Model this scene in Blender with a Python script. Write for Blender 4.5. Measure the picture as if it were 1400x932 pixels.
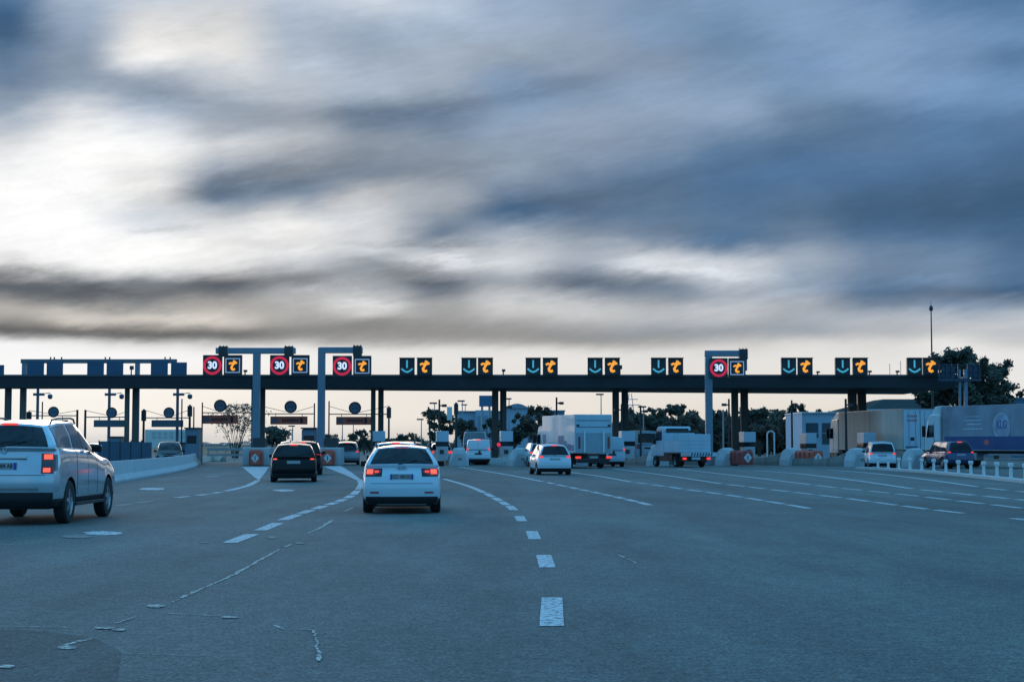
import bpy, bmesh, math, random
from mathutils import Vector, Matrix, Euler
R = math.radians
random.seed(7)
scene = bpy.context.scene
C = bpy.context.collection
for o in list(bpy.data.objects):
    bpy.data.objects.remove(o)

# ------------------------------------------------------------------ camera
CAM_H = 1.5
FPX = 2200.0                       # focal length in photo pixels (photo 1400 x 932)
PITCH = math.atan(141.0 / FPX)
cam_d = bpy.data.cameras.new('camera')
cam = bpy.data.objects.new('camera', cam_d)
C.objects.link(cam)
cam.location = (0, 0, CAM_H)
cam.rotation_euler = (R(90) + PITCH, 0, 0)
cam_d.sensor_width = 36
cam_d.lens = FPX / 1400 * 36
cam_d.clip_end = 6000
scene.camera = cam

CP, SP = math.cos(PITCH), math.sin(PITCH)
def ray(x, y):
    u = 466 - y
    return Vector((x - 700, FPX * CP - u * SP, FPX * SP + u * CP))
def G(x, y, z=0.0):                # photo pixel -> point on the ground
    d = ray(x, y); t = (z - CAM_H) / d.z
    return Vector((0, 0, CAM_H)) + d * t
def A(x, y, Y):                    # photo pixel -> point at depth Y
    d = ray(x, y); t = Y / d.y
    return Vector((0, 0, CAM_H)) + d * t
def XD(x, Y):                      # world x of a photo column at eye level and depth Y
    return A(x, 607, Y).x
def ZD(y, Y, x=700):
    return A(x, y, Y).z

# ------------------------------------------------------------------ light
SUN_AZ, SUN_EL = -15.0, 9.0
scene.view_settings.view_transform = 'Standard'
scene.view_settings.look = 'None'
scene.view_settings.exposure = 0.0
scene.view_settings.gamma = 1.0
sd = bpy.data.lights.new('sun', 'SUN'); sd.energy = 0.55; sd.angle = R(28); sd.color = (1.0, .86, .72)
sun = bpy.data.objects.new('sun', sd); C.objects.link(sun)
sdir = Vector((math.sin(R(SUN_AZ)) * math.cos(R(SUN_EL)), math.cos(R(SUN_AZ)) * math.cos(R(SUN_EL)), math.sin(R(SUN_EL))))
sun.rotation_euler = (-sdir).to_track_quat('-Z', 'Y').to_euler()
sun.location = (-60, 200, 60)

def s2l(c):
    c = c / 255.0
    return c / 12.92 if c <= .04045 else ((c + .055) / 1.055) ** 2.4

def build_world():
    w = bpy.data.worlds.new("World"); scene.world = w; w.use_nodes = True
    nt = w.node_tree; nt.nodes.clear(); L = nt.links
    def N(t, **k):
        n = nt.nodes.new(t)
        for a, b in k.items(): setattr(n, a, b)
        return n
    def M(op, a, b=None, c=None):
        n = N('ShaderNodeMath', operation=op)
        for i, v in enumerate((a, b, c)):
            if v is None: continue
            if isinstance(v, (int, float)): n.inputs[i].default_value = v
            else: L.new(v, n.inputs[i])
        return n.outputs[0]
    def SS(v, a, b):
        n = N('ShaderNodeMapRange', interpolation_type='SMOOTHSTEP')
        L.new(v, n.inputs['Value']); n.inputs['From Min'].default_value = a; n.inputs['From Max'].default_value = b
        return n.outputs['Result']
    def MIX(f, a, b, mode='MIX'):
        n = N('ShaderNodeMix', data_type='RGBA', blend_type=mode)
        for sock, v in ((n.inputs['Factor'], f), (n.inputs[6], a), (n.inputs[7], b)):
            if isinstance(v, (int, float)): sock.default_value = v
            elif isinstance(v, tuple): sock.default_value = v
            else: L.new(v, sock)
        return n.outputs[2]
    tc = N('ShaderNodeTexCoord')
    sep = N('ShaderNodeSeparateXYZ'); L.new(tc.outputs['Generated'], sep.inputs[0])
    az = M('MULTIPLY', M('ARCTAN2', sep.outputs[0], sep.outputs[1]), 180 / math.pi)
    el = M('MULTIPLY', M('ARCSINE', sep.outputs[2]), 180 / math.pi)
    # cloud-space coordinates (degrees), streaks drawn out along the horizon and rising a little to the right
    er = M('SUBTRACT', el, M('MULTIPLY', az, .16))
    def noise(sx, sy, off, det=4.0, rough=.55, dist=0.0):
        cx = N('ShaderNodeCombineXYZ')
        L.new(M('MULTIPLY', az, sx), cx.inputs[0]); L.new(M('MULTIPLY', er, sy), cx.inputs[1]); cx.inputs[2].default_value = off
        n = N('ShaderNodeTexNoise'); n.inputs['Scale'].default_value = 1.0
        n.inputs['Detail'].default_value = det; n.inputs['Roughness'].default_value = rough
        n.inputs['Distortion'].default_value = dist
        L.new(cx.outputs[0], n.inputs['Vector'])
        return n.outputs['Fac']
    up = SS(el, 3.0, 7.0)
    wa = M('MULTIPLY', M('SUBTRACT', noise(.30, .8, 3.1, 7.0, .60), .5), 1.5)
    we = M('MULTIPLY', M('SUBTRACT', noise(.22, .8, 9.7, 7.0, .62), .5), M('ADD', .6, M('MULTIPLY', up, .9)))
    azw = M('ADD', az, wa); elw = M('ADD', el, we)
    ys = [-260, -110, 0, 40, 80, 120, 160, 200, 240, 270, 300, 330, 360, 385, 400, 420, 437, 455, 468, 480, 510, 545, 580, 607]
    # one row per y, luminance and blueness per 100 px column
    T = {
     0:   [(115,.9),(180,.25),(205,.1),(205,.05),(200,.15),(212,.1),(198,.2),(175,.35),(163,.45),(150,.6),(155,.6),(158,.6),(148,.7),(132,.9),(122,1)],
     40:  [(98,1),(168,.3),(222,0),(216,0),(183,.2),(176,.25),(186,.25),(178,.3),(163,.4),(155,.6),(143,.65),(160,.6),(160,.6),(150,.7),(143,.8)],
     80:  [(125,.65),(160,.3),(240,0),(226,0),(190,.15),(172,.22),(176,.2),(168,.25),(160,.35),(153,.45),(141,.62),(150,.65),(158,.6),(148,.7),(128,.9)],
     120: [(146,.4),(178,.2),(168,.25),(190,.12),(190,.1),(184,.2),(170,.22),(142,.5),(138,.5),(150,.45),(150,.5),(138,.62),(145,.6),(145,.7),(138,.8)],
     160: [(176,.2),(224,.05),(212,.08),(172,.15),(168,.15),(136,.42),(134,.48),(148,.38),(150,.38),(148,.42),(150,.42),(126,.62),(117,.8),(120,.9),(114,.9)],
     200: [(214,0),(243,0),(240,0),(205,0),(182,.05),(150,.2),(150,.25),(146,.3),(143,.38),(134,.5),(120,.72),(108,.9),(114,.85),(112,.95),(104,1)],
     240: [(243,0),(244,0),(226,0),(160,.22),(140,.32),(144,.25),(150,.2),(144,.28),(124,.52),(114,.78),(109,.95),(110,1),(108,1),(104,1),(98,1)],
     270: [(244,0),(244,0),(236,0),(140,.38),(160,.2),(192,0),(172,.1),(122,.5),(114,.68),(112,.75),(108,.92),(108,.88),(98,1),(96,1),(90,1.1)],
     300: [(244,0),(244,0),(214,.05),(200,.02),(220,0),(208,0),(148,.25),(112,.72),(118,.6),(115,.7),(114,.8),(114,.7),(100,1),(96,1),(96,1.1)],
     330: [(244,0),(244,0),(244,0),(230,0),(228,0),(208,0),(138,.3),(176,.08),(146,.22),(132,.35),(122,.55),(130,.42),(112,.8),(112,.85),(98,1)],
     360: [(215,0),(238,0),(244,0),(226,0),(198,0),(170,.08),(205,0),(192,.02),(160,.15),(196,.03),(194,.05),(158,.22),(126,.52),(126,.6),(108,.9)],
     385: [(126,.02),(150,.03),(160,.02),(135,.03),(140,.02),(160,.05),(132,.15),(160,.08),(116,.35),(138,.25),(180,.08),(146,.3),(112,.7),(120,.6),(104,.9)],
     400: [(120,.08),(112,.1),(128,.06),(118,.08),(168,0),(182,0),(128,.18),(180,.02),(138,.22),(142,.28),(168,.12),(172,.15),(120,.62),(122,.52),(112,.8)],
     420: [(172,-.3),(146,0),(150,0),(176,-.3),(176,-.1),(212,-.05),(160,.02),(204,0),(196,.04),(178,.06),(190,.06),(174,.12),(152,.25),(148,.4),(168,.22)],
     437: [(152,-.2),(200,-.4),(188,-.4),(200,-.4),(160,-.1),(152,-.05),(158,0),(170,0),(188,.02),(180,.06),(184,.06),(174,.12),(180,.12),(188,.1),(196,.06)],
     455: [(118,0),(116,0),(114,0),(118,0),(140,-.05),(142,-.08),(148,-.08),(152,-.05),(154,.04),(158,.1),(164,.1),(170,.1),(184,.06),(200,.02),(196,.05)],
     468: [(236,0),(226,-.05),(210,-.08),(190,-.08),(178,-.1),(176,-.1),(172,-.1),(172,-.1),(168,-.05),(168,0),(198,-.05),(216,-.05),(212,-.05),(226,-.05),(206,0)],
     480: [(247,0),(246,-.02),(244,-.05),(240,-.1),(235,-.15),(226,-.15),(222,-.15),(222,-.15),(222,-.15),(216,-.12),(220,-.12),(225,-.1),(222,-.1),(230,-.1),(226,-.05)],
     510: [(248,-.1),(248,-.12),(246,-.15),(243,-.2),(238,-.2),(230,-.22),(228,-.22),(228,-.22),(228,-.22),(224,-.2),(226,-.2),(228,-.2),(228,-.15),(232,-.15),(230,-.1)],
     545: [(246,-.35),(246,-.38),(244,-.4),(240,-.4),(236,-.4),(232,-.38),(230,-.38),(228,-.38),(228,-.38),(226,-.36),(226,-.36),(226,-.36),(226,-.3),(228,-.3),(228,-.2)],
     580: [(238,-.3),(238,-.35),(236,-.4),(232,-.4),(230,-.4),(228,-.4),(226,-.4),(224,-.42),(222,-.45),(216,-.5),(216,-.5),(216,-.5),(214,-.45),(216,-.4),(216,-.3)],
     607: [(214,-.1),(214,-.15),(212,-.15),(210,-.2),(208,-.25),(206,-.3),(204,-.3),(202,-.35),(200,-.4),(198,-.45),(198,-.45),(198,-.45),(198,-.4),(198,-.35),(198,-.3)],
    }
    T[-110] = [(150,.5),(185,.2),(195,.15),(190,.2),(185,.2),(180,.25),(170,.35),(165,.4),(160,.5),(150,.6),(150,.7),(150,.7),(140,.8),(130,.9),(125,1)]
    T[-260] = [(165,.4),(175,.3),(180,.3),(180,.3),(175,.35),(170,.4),(165,.45),(160,.5),(155,.6),(150,.6),(150,.7),(145,.7),(140,.8),(135,.9),(130,1)]
    def col(lum, t):
        if t >= 0:
            t = min(t, 1.15)
            r, g, b = lum * (1 - .31 * t), lum * (1 - .015 * t), lum * (1 + .38 * t * (1 - .22 * t))
        else:
            r, g, b = lum * (1 - .13 * t), lum, lum * (1 + .17 * t)
        return tuple(s2l(min(250, v)) for v in (r, g, b)) + (1,)
    azs = []; prev = None
    for i in range(15):
        px = i * 100
        cr = N('ShaderNodeValToRGB'); cr.color_ramp.interpolation = 'CARDINAL'
        pts = []
        for y in ys:
            d = ray(px, y).normalized()
            e = math.degrees(math.asin(d.z))
            lum, t = T[y][i]
            if t < 0: t *= .55
            if i >= 7 and 120 <= y <= 385: lum *= 1.09
            if i >= 10: t *= 1.1
            if t >= 0 and y < 420: t = t * (1.0 if i < 8 else .86) + (.05 if lum < 215 else 0)
            pts.append((max(0.0, min(1.0, (e + 1) / 26.0)), col(lum, t)))
        pts.sort(key=lambda p: p[0])
        el0 = cr.color_ramp.elements
        while len(el0) > 1: el0.remove(el0[0])
        el0[0].position = pts[0][0]; el0[0].color = pts[0][1]
        for p, c in pts[1:]:
            e2 = el0.new(p); e2.color = c
        L.new(M('DIVIDE', M('ADD', elw, 1.0), 26.0), cr.inputs[0])
        a_i = math.degrees(math.atan2(px - 700, FPX * CP))
        if prev is None: out = cr.outputs[0]
        else: out = MIX(SS(azw, azs[-1], a_i), prev, cr.outputs[0])
        azs.append(a_i); prev = out
    # thin streak detail
    f1 = noise(.55, 1.5, 21.0, 8.0, .68, .2); f2 = noise(.16, .6, 33.0, 6.0, .6, .4)
    det = M('ADD', 1.0, M('ADD', M('MULTIPLY', M('SUBTRACT', f1, .5), .24), M('MULTIPLY', M('SUBTRACT', f2, .5), .16)))
    det = M('ADD', det, M('MULTIPLY', M('SUBTRACT', noise(.9, 4.2, 71.0, 6.0, .60, .3), .5), .17))
    det = M('ADD', 1.0, M('MULTIPLY', M('SUBTRACT', det, 1.0), SS(el, 2.6, 4.5)))
    # the separate cloud bars: (x, y, half length, half thickness, rise, density) in photo units, turned into sky angles
    az2 = M('ADD', az, M('MULTIPLY', M('SUBTRACT', noise(.5, 1.6, 81.0, 7.0, .66, .3), .5), 4.2))
    el2 = M('ADD', el, M('MULTIPLY', M('SUBTRACT', noise(.5, 1.8, 91.0, 7.0, .66, .3), .5), 1.25))
    bars = [(330,250,140,17,12,-.42),(540,150,150,13,5,-.26),(740,122,110,12,10,-.2),(250,130,110,15,-8,-.22),(225,313,42,6,8,-.25),(40,110,95,28,20,-.15),
            (760,275,160,15,4,-.24),(1190,290,210,28,3,-.16),(440,300,140,13,8,.16),(560,374,92,11,-12,-.34),(585,335,95,5,0,-.24),(612,357,62,5,-3,.26),(950,371,100,7,-6,.26),
            (830,380,125,8,2,-.24),(720,405,100,10,4,.14),(1080,402,110,9,8,.18),(1275,382,45,7,3,.24),(1330,405,110,8,-4,-.14),(150,402,150,7,2,-.3),(70,375,82,9,-14,-.32),
            (300,386,120,8,4,-.22),(440,390,36,6,12,.22),(230,438,60,5,0,.2),(500,416,120,5,0,.16),(200,456,260,6,0,-.14),(1000,120,160,22,-18,-.1),(1120,82,150,12,0,.1),
            (820,215,120,11,-4,.1),(640,62,120,16,-20,-.1),(430,92,46,8,0,.14),(1000,225,240,12,12,-.1),(640,225,200,9,9,-.1),(600,190,160,8,8,.08),(350,190,120,8,6,.1),(900,330,160,7,-2,.1),(420,345,160,6,1,.1),(90,275,125,70,0,.13),(160,205,70,22,0,.06)]
    tot = None
    for (bx_, by_, hl, ht, ang, amp) in bars:
        amp = amp * .85
        d_ = ray(bx_, by_).normalized(); a0 = math.degrees(math.atan2(d_.x, d_.y)); e0 = math.degrees(math.asin(d_.z))
        k_ = math.degrees(1 / FPX); ca, sa = math.cos(R(ang)), math.sin(R(ang))
        dx = M('SUBTRACT', az2, a0); dy = M('SUBTRACT', el2, e0)
        u_ = M('MULTIPLY', M('ADD', M('MULTIPLY', dx, ca), M('MULTIPLY', dy, sa)), 1 / (hl * k_))
        v_ = M('MULTIPLY', M('SUBTRACT', M('MULTIPLY', dy, ca), M('MULTIPLY', dx, sa)), 1 / (ht * k_))
        g_ = M('MULTIPLY', M('EXPONENT', M('MULTIPLY', M('ADD', M('MULTIPLY', u_, u_), M('MULTIPLY', v_, v_)), -1.0)), amp)
        tot = g_ if tot is None else M('ADD', tot, g_)
    det = M('MULTIPLY', det, M('EXPONENT', tot))
    dc = N('ShaderNodeCombineXYZ'); [L.new(det, dc.inputs[k]) for k in range(3)]
    front = MIX(1.0, prev, dc.outputs[0], 'MULTIPLY')
    # the rest of the sky: blue air with torn cloud, behind and above the road
    sky = N('ShaderNodeTexSky', sky_type='NISHITA'); sky.sun_disc = False
    sky.sun_elevation = R(SUN_EL); sky.sun_rotation = R(SUN_AZ); sky.air_density = 1.0; sky.dust_density = .6; sky.ozone_density = 3.0
    gain = N('ShaderNodeVectorMath', operation='SCALE'); L.new(sky.outputs[0], gain.inputs[0]); gain.inputs['Scale'].default_value = SKY_GAIN
    ft = noise(.045, .06, 51.0, 6.0, .6, .6)
    cl = MIX(SS(ft, .30, .55), gain.outputs[0], (2.0, 8.0, 15.0, 1))
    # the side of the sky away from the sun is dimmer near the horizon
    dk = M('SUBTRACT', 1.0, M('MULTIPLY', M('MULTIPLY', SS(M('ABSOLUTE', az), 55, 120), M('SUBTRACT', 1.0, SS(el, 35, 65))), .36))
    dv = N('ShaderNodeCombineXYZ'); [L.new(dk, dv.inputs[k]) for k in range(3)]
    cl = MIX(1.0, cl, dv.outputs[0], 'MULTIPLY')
    fx = N('ShaderNodeVectorMath', operation='SCALE'); L.new(front, fx.inputs[0]); fx.inputs['Scale'].default_value = 10.0
    aa = M('ABSOLUTE', az)
    mask = M('MAXIMUM', SS(aa, 22, 45), SS(el, 16, 27))
    fin = MIX(mask, fx.outputs[0], cl)
    # below the horizon: plain dim ground tone, never seen
    fin = MIX(SS(el, -1.2, -.3), (.6, .8, 1.0, 1), fin)
    bg = N('ShaderNodeBackground'); bg.inputs['Strength'].default_value = .1; L.new(fin, bg.inputs[0])
    o = N('ShaderNodeOutputWorld'); L.new(bg.outputs[0], o.inputs[0])
SKY_GAIN = 3.0
build_world()

# ------------------------------------------------------------------ materials
MATS = {}
def mat(name, col, rough=.6, metal=0, emit=None, es=1.0, coat=0, noise=0.0, nscale=6.0, bump=0.0, spec=.5, alpha=None, streak=False, trans=0):
    if name in MATS: return MATS[name]
    m = bpy.data.materials.new(name); m.use_nodes = True; nt = m.node_tree
    b = nt.nodes['Principled BSDF']
    b.inputs['Base Color'].default_value = (*col, 1); b.inputs['Roughness'].default_value = rough
    b.inputs['Metallic'].default_value = metal; b.inputs['Specular IOR Level'].default_value = spec
    b.inputs['Coat Weight'].default_value = coat; b.inputs['Coat Roughness'].default_value = .06
    if trans: b.inputs['Transmission Weight'].default_value = trans
    if emit:
        b.inputs['Emission Color'].default_value = (*emit, 1); b.inputs['Emission Strength'].default_value = es
    tc = nt.nodes.new('ShaderNodeTexCoord'); n = nt.nodes.new('ShaderNodeTexNoise')
    n.inputs['Scale'].default_value = nscale; n.inputs['Detail'].default_value = 6; n.inputs['Roughness'].default_value = .6
    mp = nt.nodes.new('ShaderNodeMapping'); nt.links.new(tc.outputs['Object'], mp.inputs[0]); nt.links.new(mp.outputs[0], n.inputs['Vector'])
    if streak: mp.inputs['Scale'].default_value = (1, 1, .18)
    if noise:
        mx = nt.nodes.new('ShaderNodeMix'); mx.data_type = 'RGBA'
        mr = nt.nodes.new('ShaderNodeMapRange'); mr.inputs['From Min'].default_value = .3; mr.inputs['From Max'].default_value = .72
        nt.links.new(n.outputs['Fac'], mr.inputs['Value']); nt.links.new(mr.outputs[0], mx.inputs['Factor'])
        mx.inputs[6].default_value = (*[c * (1 - noise) for c in col], 1); mx.inputs[7].default_value = (*[min(1, c * (1 + noise * .6)) for c in col], 1)
        nt.links.new(mx.outputs[2], b.inputs['Base Color'])
    if bump:
        bp = nt.nodes.new('ShaderNodeBump'); bp.inputs['Strength'].default_value = bump; bp.inputs['Distance'].default_value = .02
        nt.links.new(n.outputs['Fac'], bp.inputs['Height']); nt.links.new(bp.outputs[0], b.inputs['Normal'])
    MATS[name] = m
    return m

def asphalt(nm='asphalt', col=None):
    m = bpy.data.materials.new(nm); m.use_nodes = True; nt = m.node_tree; L = nt.links
    b = nt.nodes['Principled BSDF']
    def N(t, **k):
        n = nt.nodes.new(t)
        for a, v in k.items(): setattr(n, a, v)
        return n
    tc = N('ShaderNodeTexCoord')
    def noise(scale, det=5, rough=.6, sc=(1, 1, 1), rot=0):
        mp = N('ShaderNodeMapping'); mp.inputs['Scale'].default_value = sc; mp.inputs['Rotation'].default_value = (0, 0, R(rot))
        L.new(tc.outputs['Object'], mp.inputs[0])
        n = N('ShaderNodeTexNoise'); n.inputs['Scale'].default_value = scale; n.inputs['Detail'].default_value = det; n.inputs['Roughness'].default_value = rough
        L.new(mp.outputs[0], n.inputs['Vector']); return n.outputs['Fac']
    def MR(v, a, b2, c, d):
        n = N('ShaderNodeMapRange'); L.new(v, n.inputs['Value'])
        for k, x in zip(('From Min', 'From Max', 'To Min', 'To Max'), (a, b2, c, d)): n.inputs[k].default_value = x
        return n.outputs[0]
    def mul(a, c):
        n = N('ShaderNodeMath', operation='MULTIPLY'); L.new(a, n.inputs[0]); L.new(c, n.inputs[1]); return n.outputs[0]
    def mul(a, c):
        n = N('ShaderNodeMath', operation='MULTIPLY'); L.new(a, n.inputs[0]); L.new(c, n.inputs[1]); return n.outputs[0]
    fine = mul(MR(noise(34, 2, .8), .36, .64, .52, 1.5), MR(noise(9, 4, .9), .38, .62, .74, 1.27))           # aggregate grain
    mid = MR(noise(3.2, 5, .6), .3, .7, .9, 1.1)
    big = MR(noise(.11, 6, .65, (1, .4, 1)), .3, .7, .74, 1.24)
    lanes = MR(noise(.40, 4, .55, (1, .05, 1), 8), .3, .7, .84, 1.14)   # tyre-polished bands along the lanes
    patches = MR(noise(.9, 6, .7, (1, .3, 1)), .35, .65, .86, 1.12)
    v = mul(mul(mul(fine, mid), mul(big, lanes)), patches)
    cm = N('ShaderNodeVectorMath', operation='SCALE'); cm.inputs[0].default_value = col or ASPH; L.new(v, cm.inputs['Scale'])
    L.new(cm.outputs[0], b.inputs['Base Color'])
    b.inputs['Roughness'].default_value = .88; b.inputs['Specular IOR Level'].default_value = .14
    bp = N('ShaderNodeBump'); bp.inputs['Strength'].default_value = .5; bp.inputs['Distance'].default_value = .01
    L.new(noise(38, 3, .75), bp.inputs['Height']); L.new(bp.outputs[0], b.inputs['Normal'])
    return m
ASPH = (.120, .128, .119)
def worn_paint(name, col, thr, base=None):
    """road paint with holes worn through to the asphalt"""
    m = bpy.data.materials.new(name); m.use_nodes = True; nt = m.node_tree; L = nt.links; b = nt.nodes['Principled BSDF']
    tc = nt.nodes.new('ShaderNodeTexCoord'); n = nt.nodes.new('ShaderNodeTexNoise'); n.inputs['Scale'].default_value = 14; n.inputs['Detail'].default_value = 5; n.inputs['Roughness'].default_value = .7
    L.new(tc.outputs['Object'], n.inputs['Vector'])
    mr = nt.nodes.new('ShaderNodeMapRange'); mr.inputs['From Min'].default_value = thr; mr.inputs['From Max'].default_value = thr + .09; L.new(n.outputs['Fac'], mr.inputs['Value'])
    mx = nt.nodes.new('ShaderNodeMix'); mx.data_type = 'RGBA'; L.new(mr.outputs[0], mx.inputs['Factor'])
    mx.inputs[6].default_value = (*ASPH, 1); mx.inputs[7].default_value = (*col, 1); L.new(mx.outputs[2], b.inputs['Base Color']); b.inputs['Roughness'].default_value = .85; b.inputs['Specular IOR Level'].default_value = .3
    return m
M_ASPH = asphalt()
M_LINE = worn_paint('road_paint', (.54, .54, .54), .42)
M_LINE2 = worn_paint('faded_road_paint', (.30, .31, .31), .5)
M_SEAL = worn_paint('pale_scar', (.50, .48, .41), .46)
M_PATCH = asphalt('dark_asphalt_patch', (.078, .090, .086))
M_FIELD = mat('field', (.06, .07, .035), .95, noise=.5, nscale=.2)
M_CONC = mat('concrete', (.42, .42, .40), .85, noise=.25, nscale=2.5, bump=.3, streak=True)
M_CONCD = mat('weathered_concrete', (.20, .19, .17), .9, noise=.4, nscale=1.5, bump=.3, streak=True)
M_WCONC = mat('whitewashed_concrete', (.45, .46, .47), .8, noise=.22, nscale=2.5, bump=.2, streak=True)
M_COL = mat('column_concrete', (.11, .10, .09), .85, noise=.3, nscale=1.2, streak=True)
M_CAN = mat('canopy_steel', (.018, .022, .026), .7, noise=.25, nscale=1.0)
M_STEEL = mat('blue_grey_steel', (.16, .22, .28), .45, metal=.2, noise=.15, nscale=1.5, streak=True)
M_BLUEP = mat('blue_panel', (.035, .09, .16), .5, noise=.15, nscale=1.0)
M_GALV = mat('galvanised', (.32, .33, .34), .45, metal=.6)
M_DARKM = mat('dark_metal', (.03, .032, .035), .5)
M_BLACK = mat('black_plastic', (.012, .013, .015), .55)
M_RUB = mat('tyre_rubber', (.016, .016, .017), .85)
M_ALLOY = mat('alloy', (.45, .46, .48), .3, metal=.85)
M_GLASS = mat('tinted_glass', (.008, .012, .016), .06, spec=.28)
M_TGLASS = mat('side_glass', (.04, .05, .055), .08, spec=.9)
M_RED = mat('tail_lens', (.35, .01, .01), .15, coat=.6)
M_REDON = mat('brake_lamp', (.5, .02, .02), .2, emit=(1, .06, .035), es=.95)
M_REDHOT = mat('brake_bulb', (.6, .05, .03), .2, emit=(1, .11, .05), es=1.35)
M_AMB = mat('amber_lamp', (.6, .2, .03), .2, emit=(1, .38, .1), es=.7)
M_LENS = mat('smoked_lens', (.05, .035, .035), .15, coat=.6)
M_HEAD = mat('headlamp', (.6, .62, .62), .1, coat=.6)
M_PLATE = mat('plate', (.34, .36, .37), .4)
M_PBLUE = mat('plate_blue', (.02, .06, .35), .4)
M_INK = mat('dark_ink', (.015, .015, .02), .5)
M_CHROME = mat('chrome', (.6, .62, .64), .12, metal=1)
P_SILVER = mat('silver_paint', (.42, .48, .52), .26, metal=.6, coat=1)
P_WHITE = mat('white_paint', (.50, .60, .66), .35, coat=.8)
P_BLACK = mat('black_paint', (.004, .005, .006), .32, coat=.12, spec=.2)
P_GREY = mat('grey_paint', (.18, .21, .24), .3, metal=.4, coat=.6)
P_BLUE = mat('blue_paint', (.012, .035, .11), .25, metal=.2, coat=.8)
P_TRUCKW = mat('truck_white', (.56, .58, .60), .35, coat=.3, noise=.25, nscale=1.2, streak=True)
P_TRUCKB = mat('truck_pale_blue', (.40, .52, .60), .45, noise=.12, nscale=1.2, streak=True)

# ------------------------------------------------------------------ mesh helpers
class MB:
    def __init__(s): s.v = []; s.f = []; s.m = []
    def face(s, pts, m=0):
        i = len(s.v); s.v += [tuple(p) for p in pts]; s.f.append(tuple(range(i, i + len(pts)))); s.m.append(m); return s
    def add(s, vs, fs, m=0):
        i = len(s.v); s.v += [tuple(p) for p in vs]
        for f in fs: s.f.append(tuple(a + i for a in f)); s.m.append(m)
        return s
    def box(s, x0, x1, y0, y1, z0, z1, m=0, taper=0, M=None):
        t = taper
        vs = [(x0, y0, z0), (x1, y0, z0), (x1, y1, z0), (x0, y1, z0), (x0 + t, y0 + t, z1), (x1 - t, y0 + t, z1), (x1 - t, y1 - t, z1), (x0 + t, y1 - t, z1)]
        if M: vs = [M @ Vector(v) for v in vs]
        return s.add(vs, [(0, 3, 2, 1), (4, 5, 6, 7), (0, 1, 5, 4), (1, 2, 6, 5), (2, 3, 7, 6), (3, 0, 4, 7)], m)
    def tube(s, p0, p1, r0, r1=None, n=8, m=0, caps=True):
        p0 = Vector(p0); p1 = Vector(p1); r1 = r0 if r1 is None else r1
        d = (p1 - p0).normalized(); a = Vector((0, 0, 1)) if abs(d.z) < .9 else Vector((1, 0, 0))
        u = d.cross(a).normalized(); w = d.cross(u)
        vs = []
        for p, r in ((p0, r0), (p1, r1)):
            for k in range(n):
                t = 2 * math.pi * k / n; vs.append(p + u * math.cos(t) * r + w * math.sin(t) * r)
        fs = [(k, k + n, (k + 1) % n + n, (k + 1) % n) for k in range(n)]
        if caps: fs += [tuple(range(n)), tuple(range(2 * n - 1, n - 1, -1))]
        return s.add(vs, fs, m)
    def lathe(s, prof, n=16, axis='z', c=(0, 0, 0), m=0):
        vs = []; K = len(prof)
        for k in range(n):
            t = 2 * math.pi * k / n; ct, st = math.cos(t), math.sin(t)
            for r, h in prof:
                if axis == 'z': p = (c[0] + r * ct, c[1] + r * st, c[2] + h)
                elif axis == 'x': p = (c[0] + h, c[1] + r * ct, c[2] + r * st)
                else: p = (c[0] + r * ct, c[1] + h, c[2] + r * st)
                vs.append(p)
        fs = []
        for k in range(n):
            a = k * K; b = ((k + 1) % n) * K
            for j in range(K - 1): fs.append((a + j, b + j, b + j + 1, a + j + 1))
        return s.add(vs, fs, m)
    def prism(s, poly, y0, y1, m=0):      # poly in (x,z) extruded along y
        n = len(poly)
        vs = [(x, y0, z) for x, z in poly] + [(x, y1, z) for x, z in poly]
        fs = [tuple(range(n)), tuple(range(2 * n - 1, n - 1, -1))] + [(k, k + n, (k + 1) % n + n, (k + 1) % n) for k in range(n)]
        return s.add(vs, fs, m)
    def prismx(s, poly, x0, x1, m=0):     # poly in (y,z) extruded along x
        n = len(poly)
        vs = [(x0, y, z) for y, z in poly] + [(x1, y, z) for y, z in poly]
        fs = [tuple(range(n)), tuple(range(2 * n - 1, n - 1, -1))] + [(k, k + n, (k + 1) % n + n, (k + 1) % n) for k in range(n)]
        return s.add(vs, fs, m)
    def obj(s, name, mats, parent=None, smooth=False, bevel=0, merge=False, recalc=True):
        me = bpy.data.meshes.new(name)
        me.from_pydata(s.v, [], s.f)
        if not isinstance(mats, (list, tuple)): mats = [mats]
        for m in mats: me.materials.append(m)
        for p, mi in zip(me.polygons, s.m): p.material_index = mi; p.use_smooth = smooth
        if merge or recalc:
            bm = bmesh.new(); bm.from_mesh(me)
            if merge: bmesh.ops.remove_doubles(bm, verts=bm.verts, dist=.0006)
            if recalc: bmesh.ops.recalc_face_normals(bm, faces=bm.faces)
            bm.to_mesh(me); bm.free()
        o = bpy.data.objects.new(name, me); C.objects.link(o)
        if parent: o.parent = parent
        if bevel:
            b = o.modifiers.new('bevel', 'BEVEL'); b.width = bevel; b.segments = 2; b.limit_method = 'ANGLE'
        return o
def tag(o, label=None, cat=None, group=None, kind=None):
    if label: o['label'] = label
    if cat: o['category'] = cat
    if group: o['group'] = group
    if kind: o['kind'] = kind
    return o
def thing(name, label, cat, loc=(0, 0, 0), rz=0, group=None):
    o = bpy.data.objects.new(name, None); C.objects.link(o); o.location = loc; o.rotation_euler = (0, 0, rz)
    return tag(o, label, cat, group)
def copy_tree(o, parent=None):
    c = o.copy(); C.objects.link(c)
    if parent: c.parent = parent
    for ch in list(o.children): copy_tree(ch, c)
    return c
def place(o, loc, rz=0, label=None, sc=None):
    o.location = loc; o.rotation_euler = (0, 0, rz)
    if label: o['label'] = label
    if sc: o.scale = sc
    return o
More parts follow.
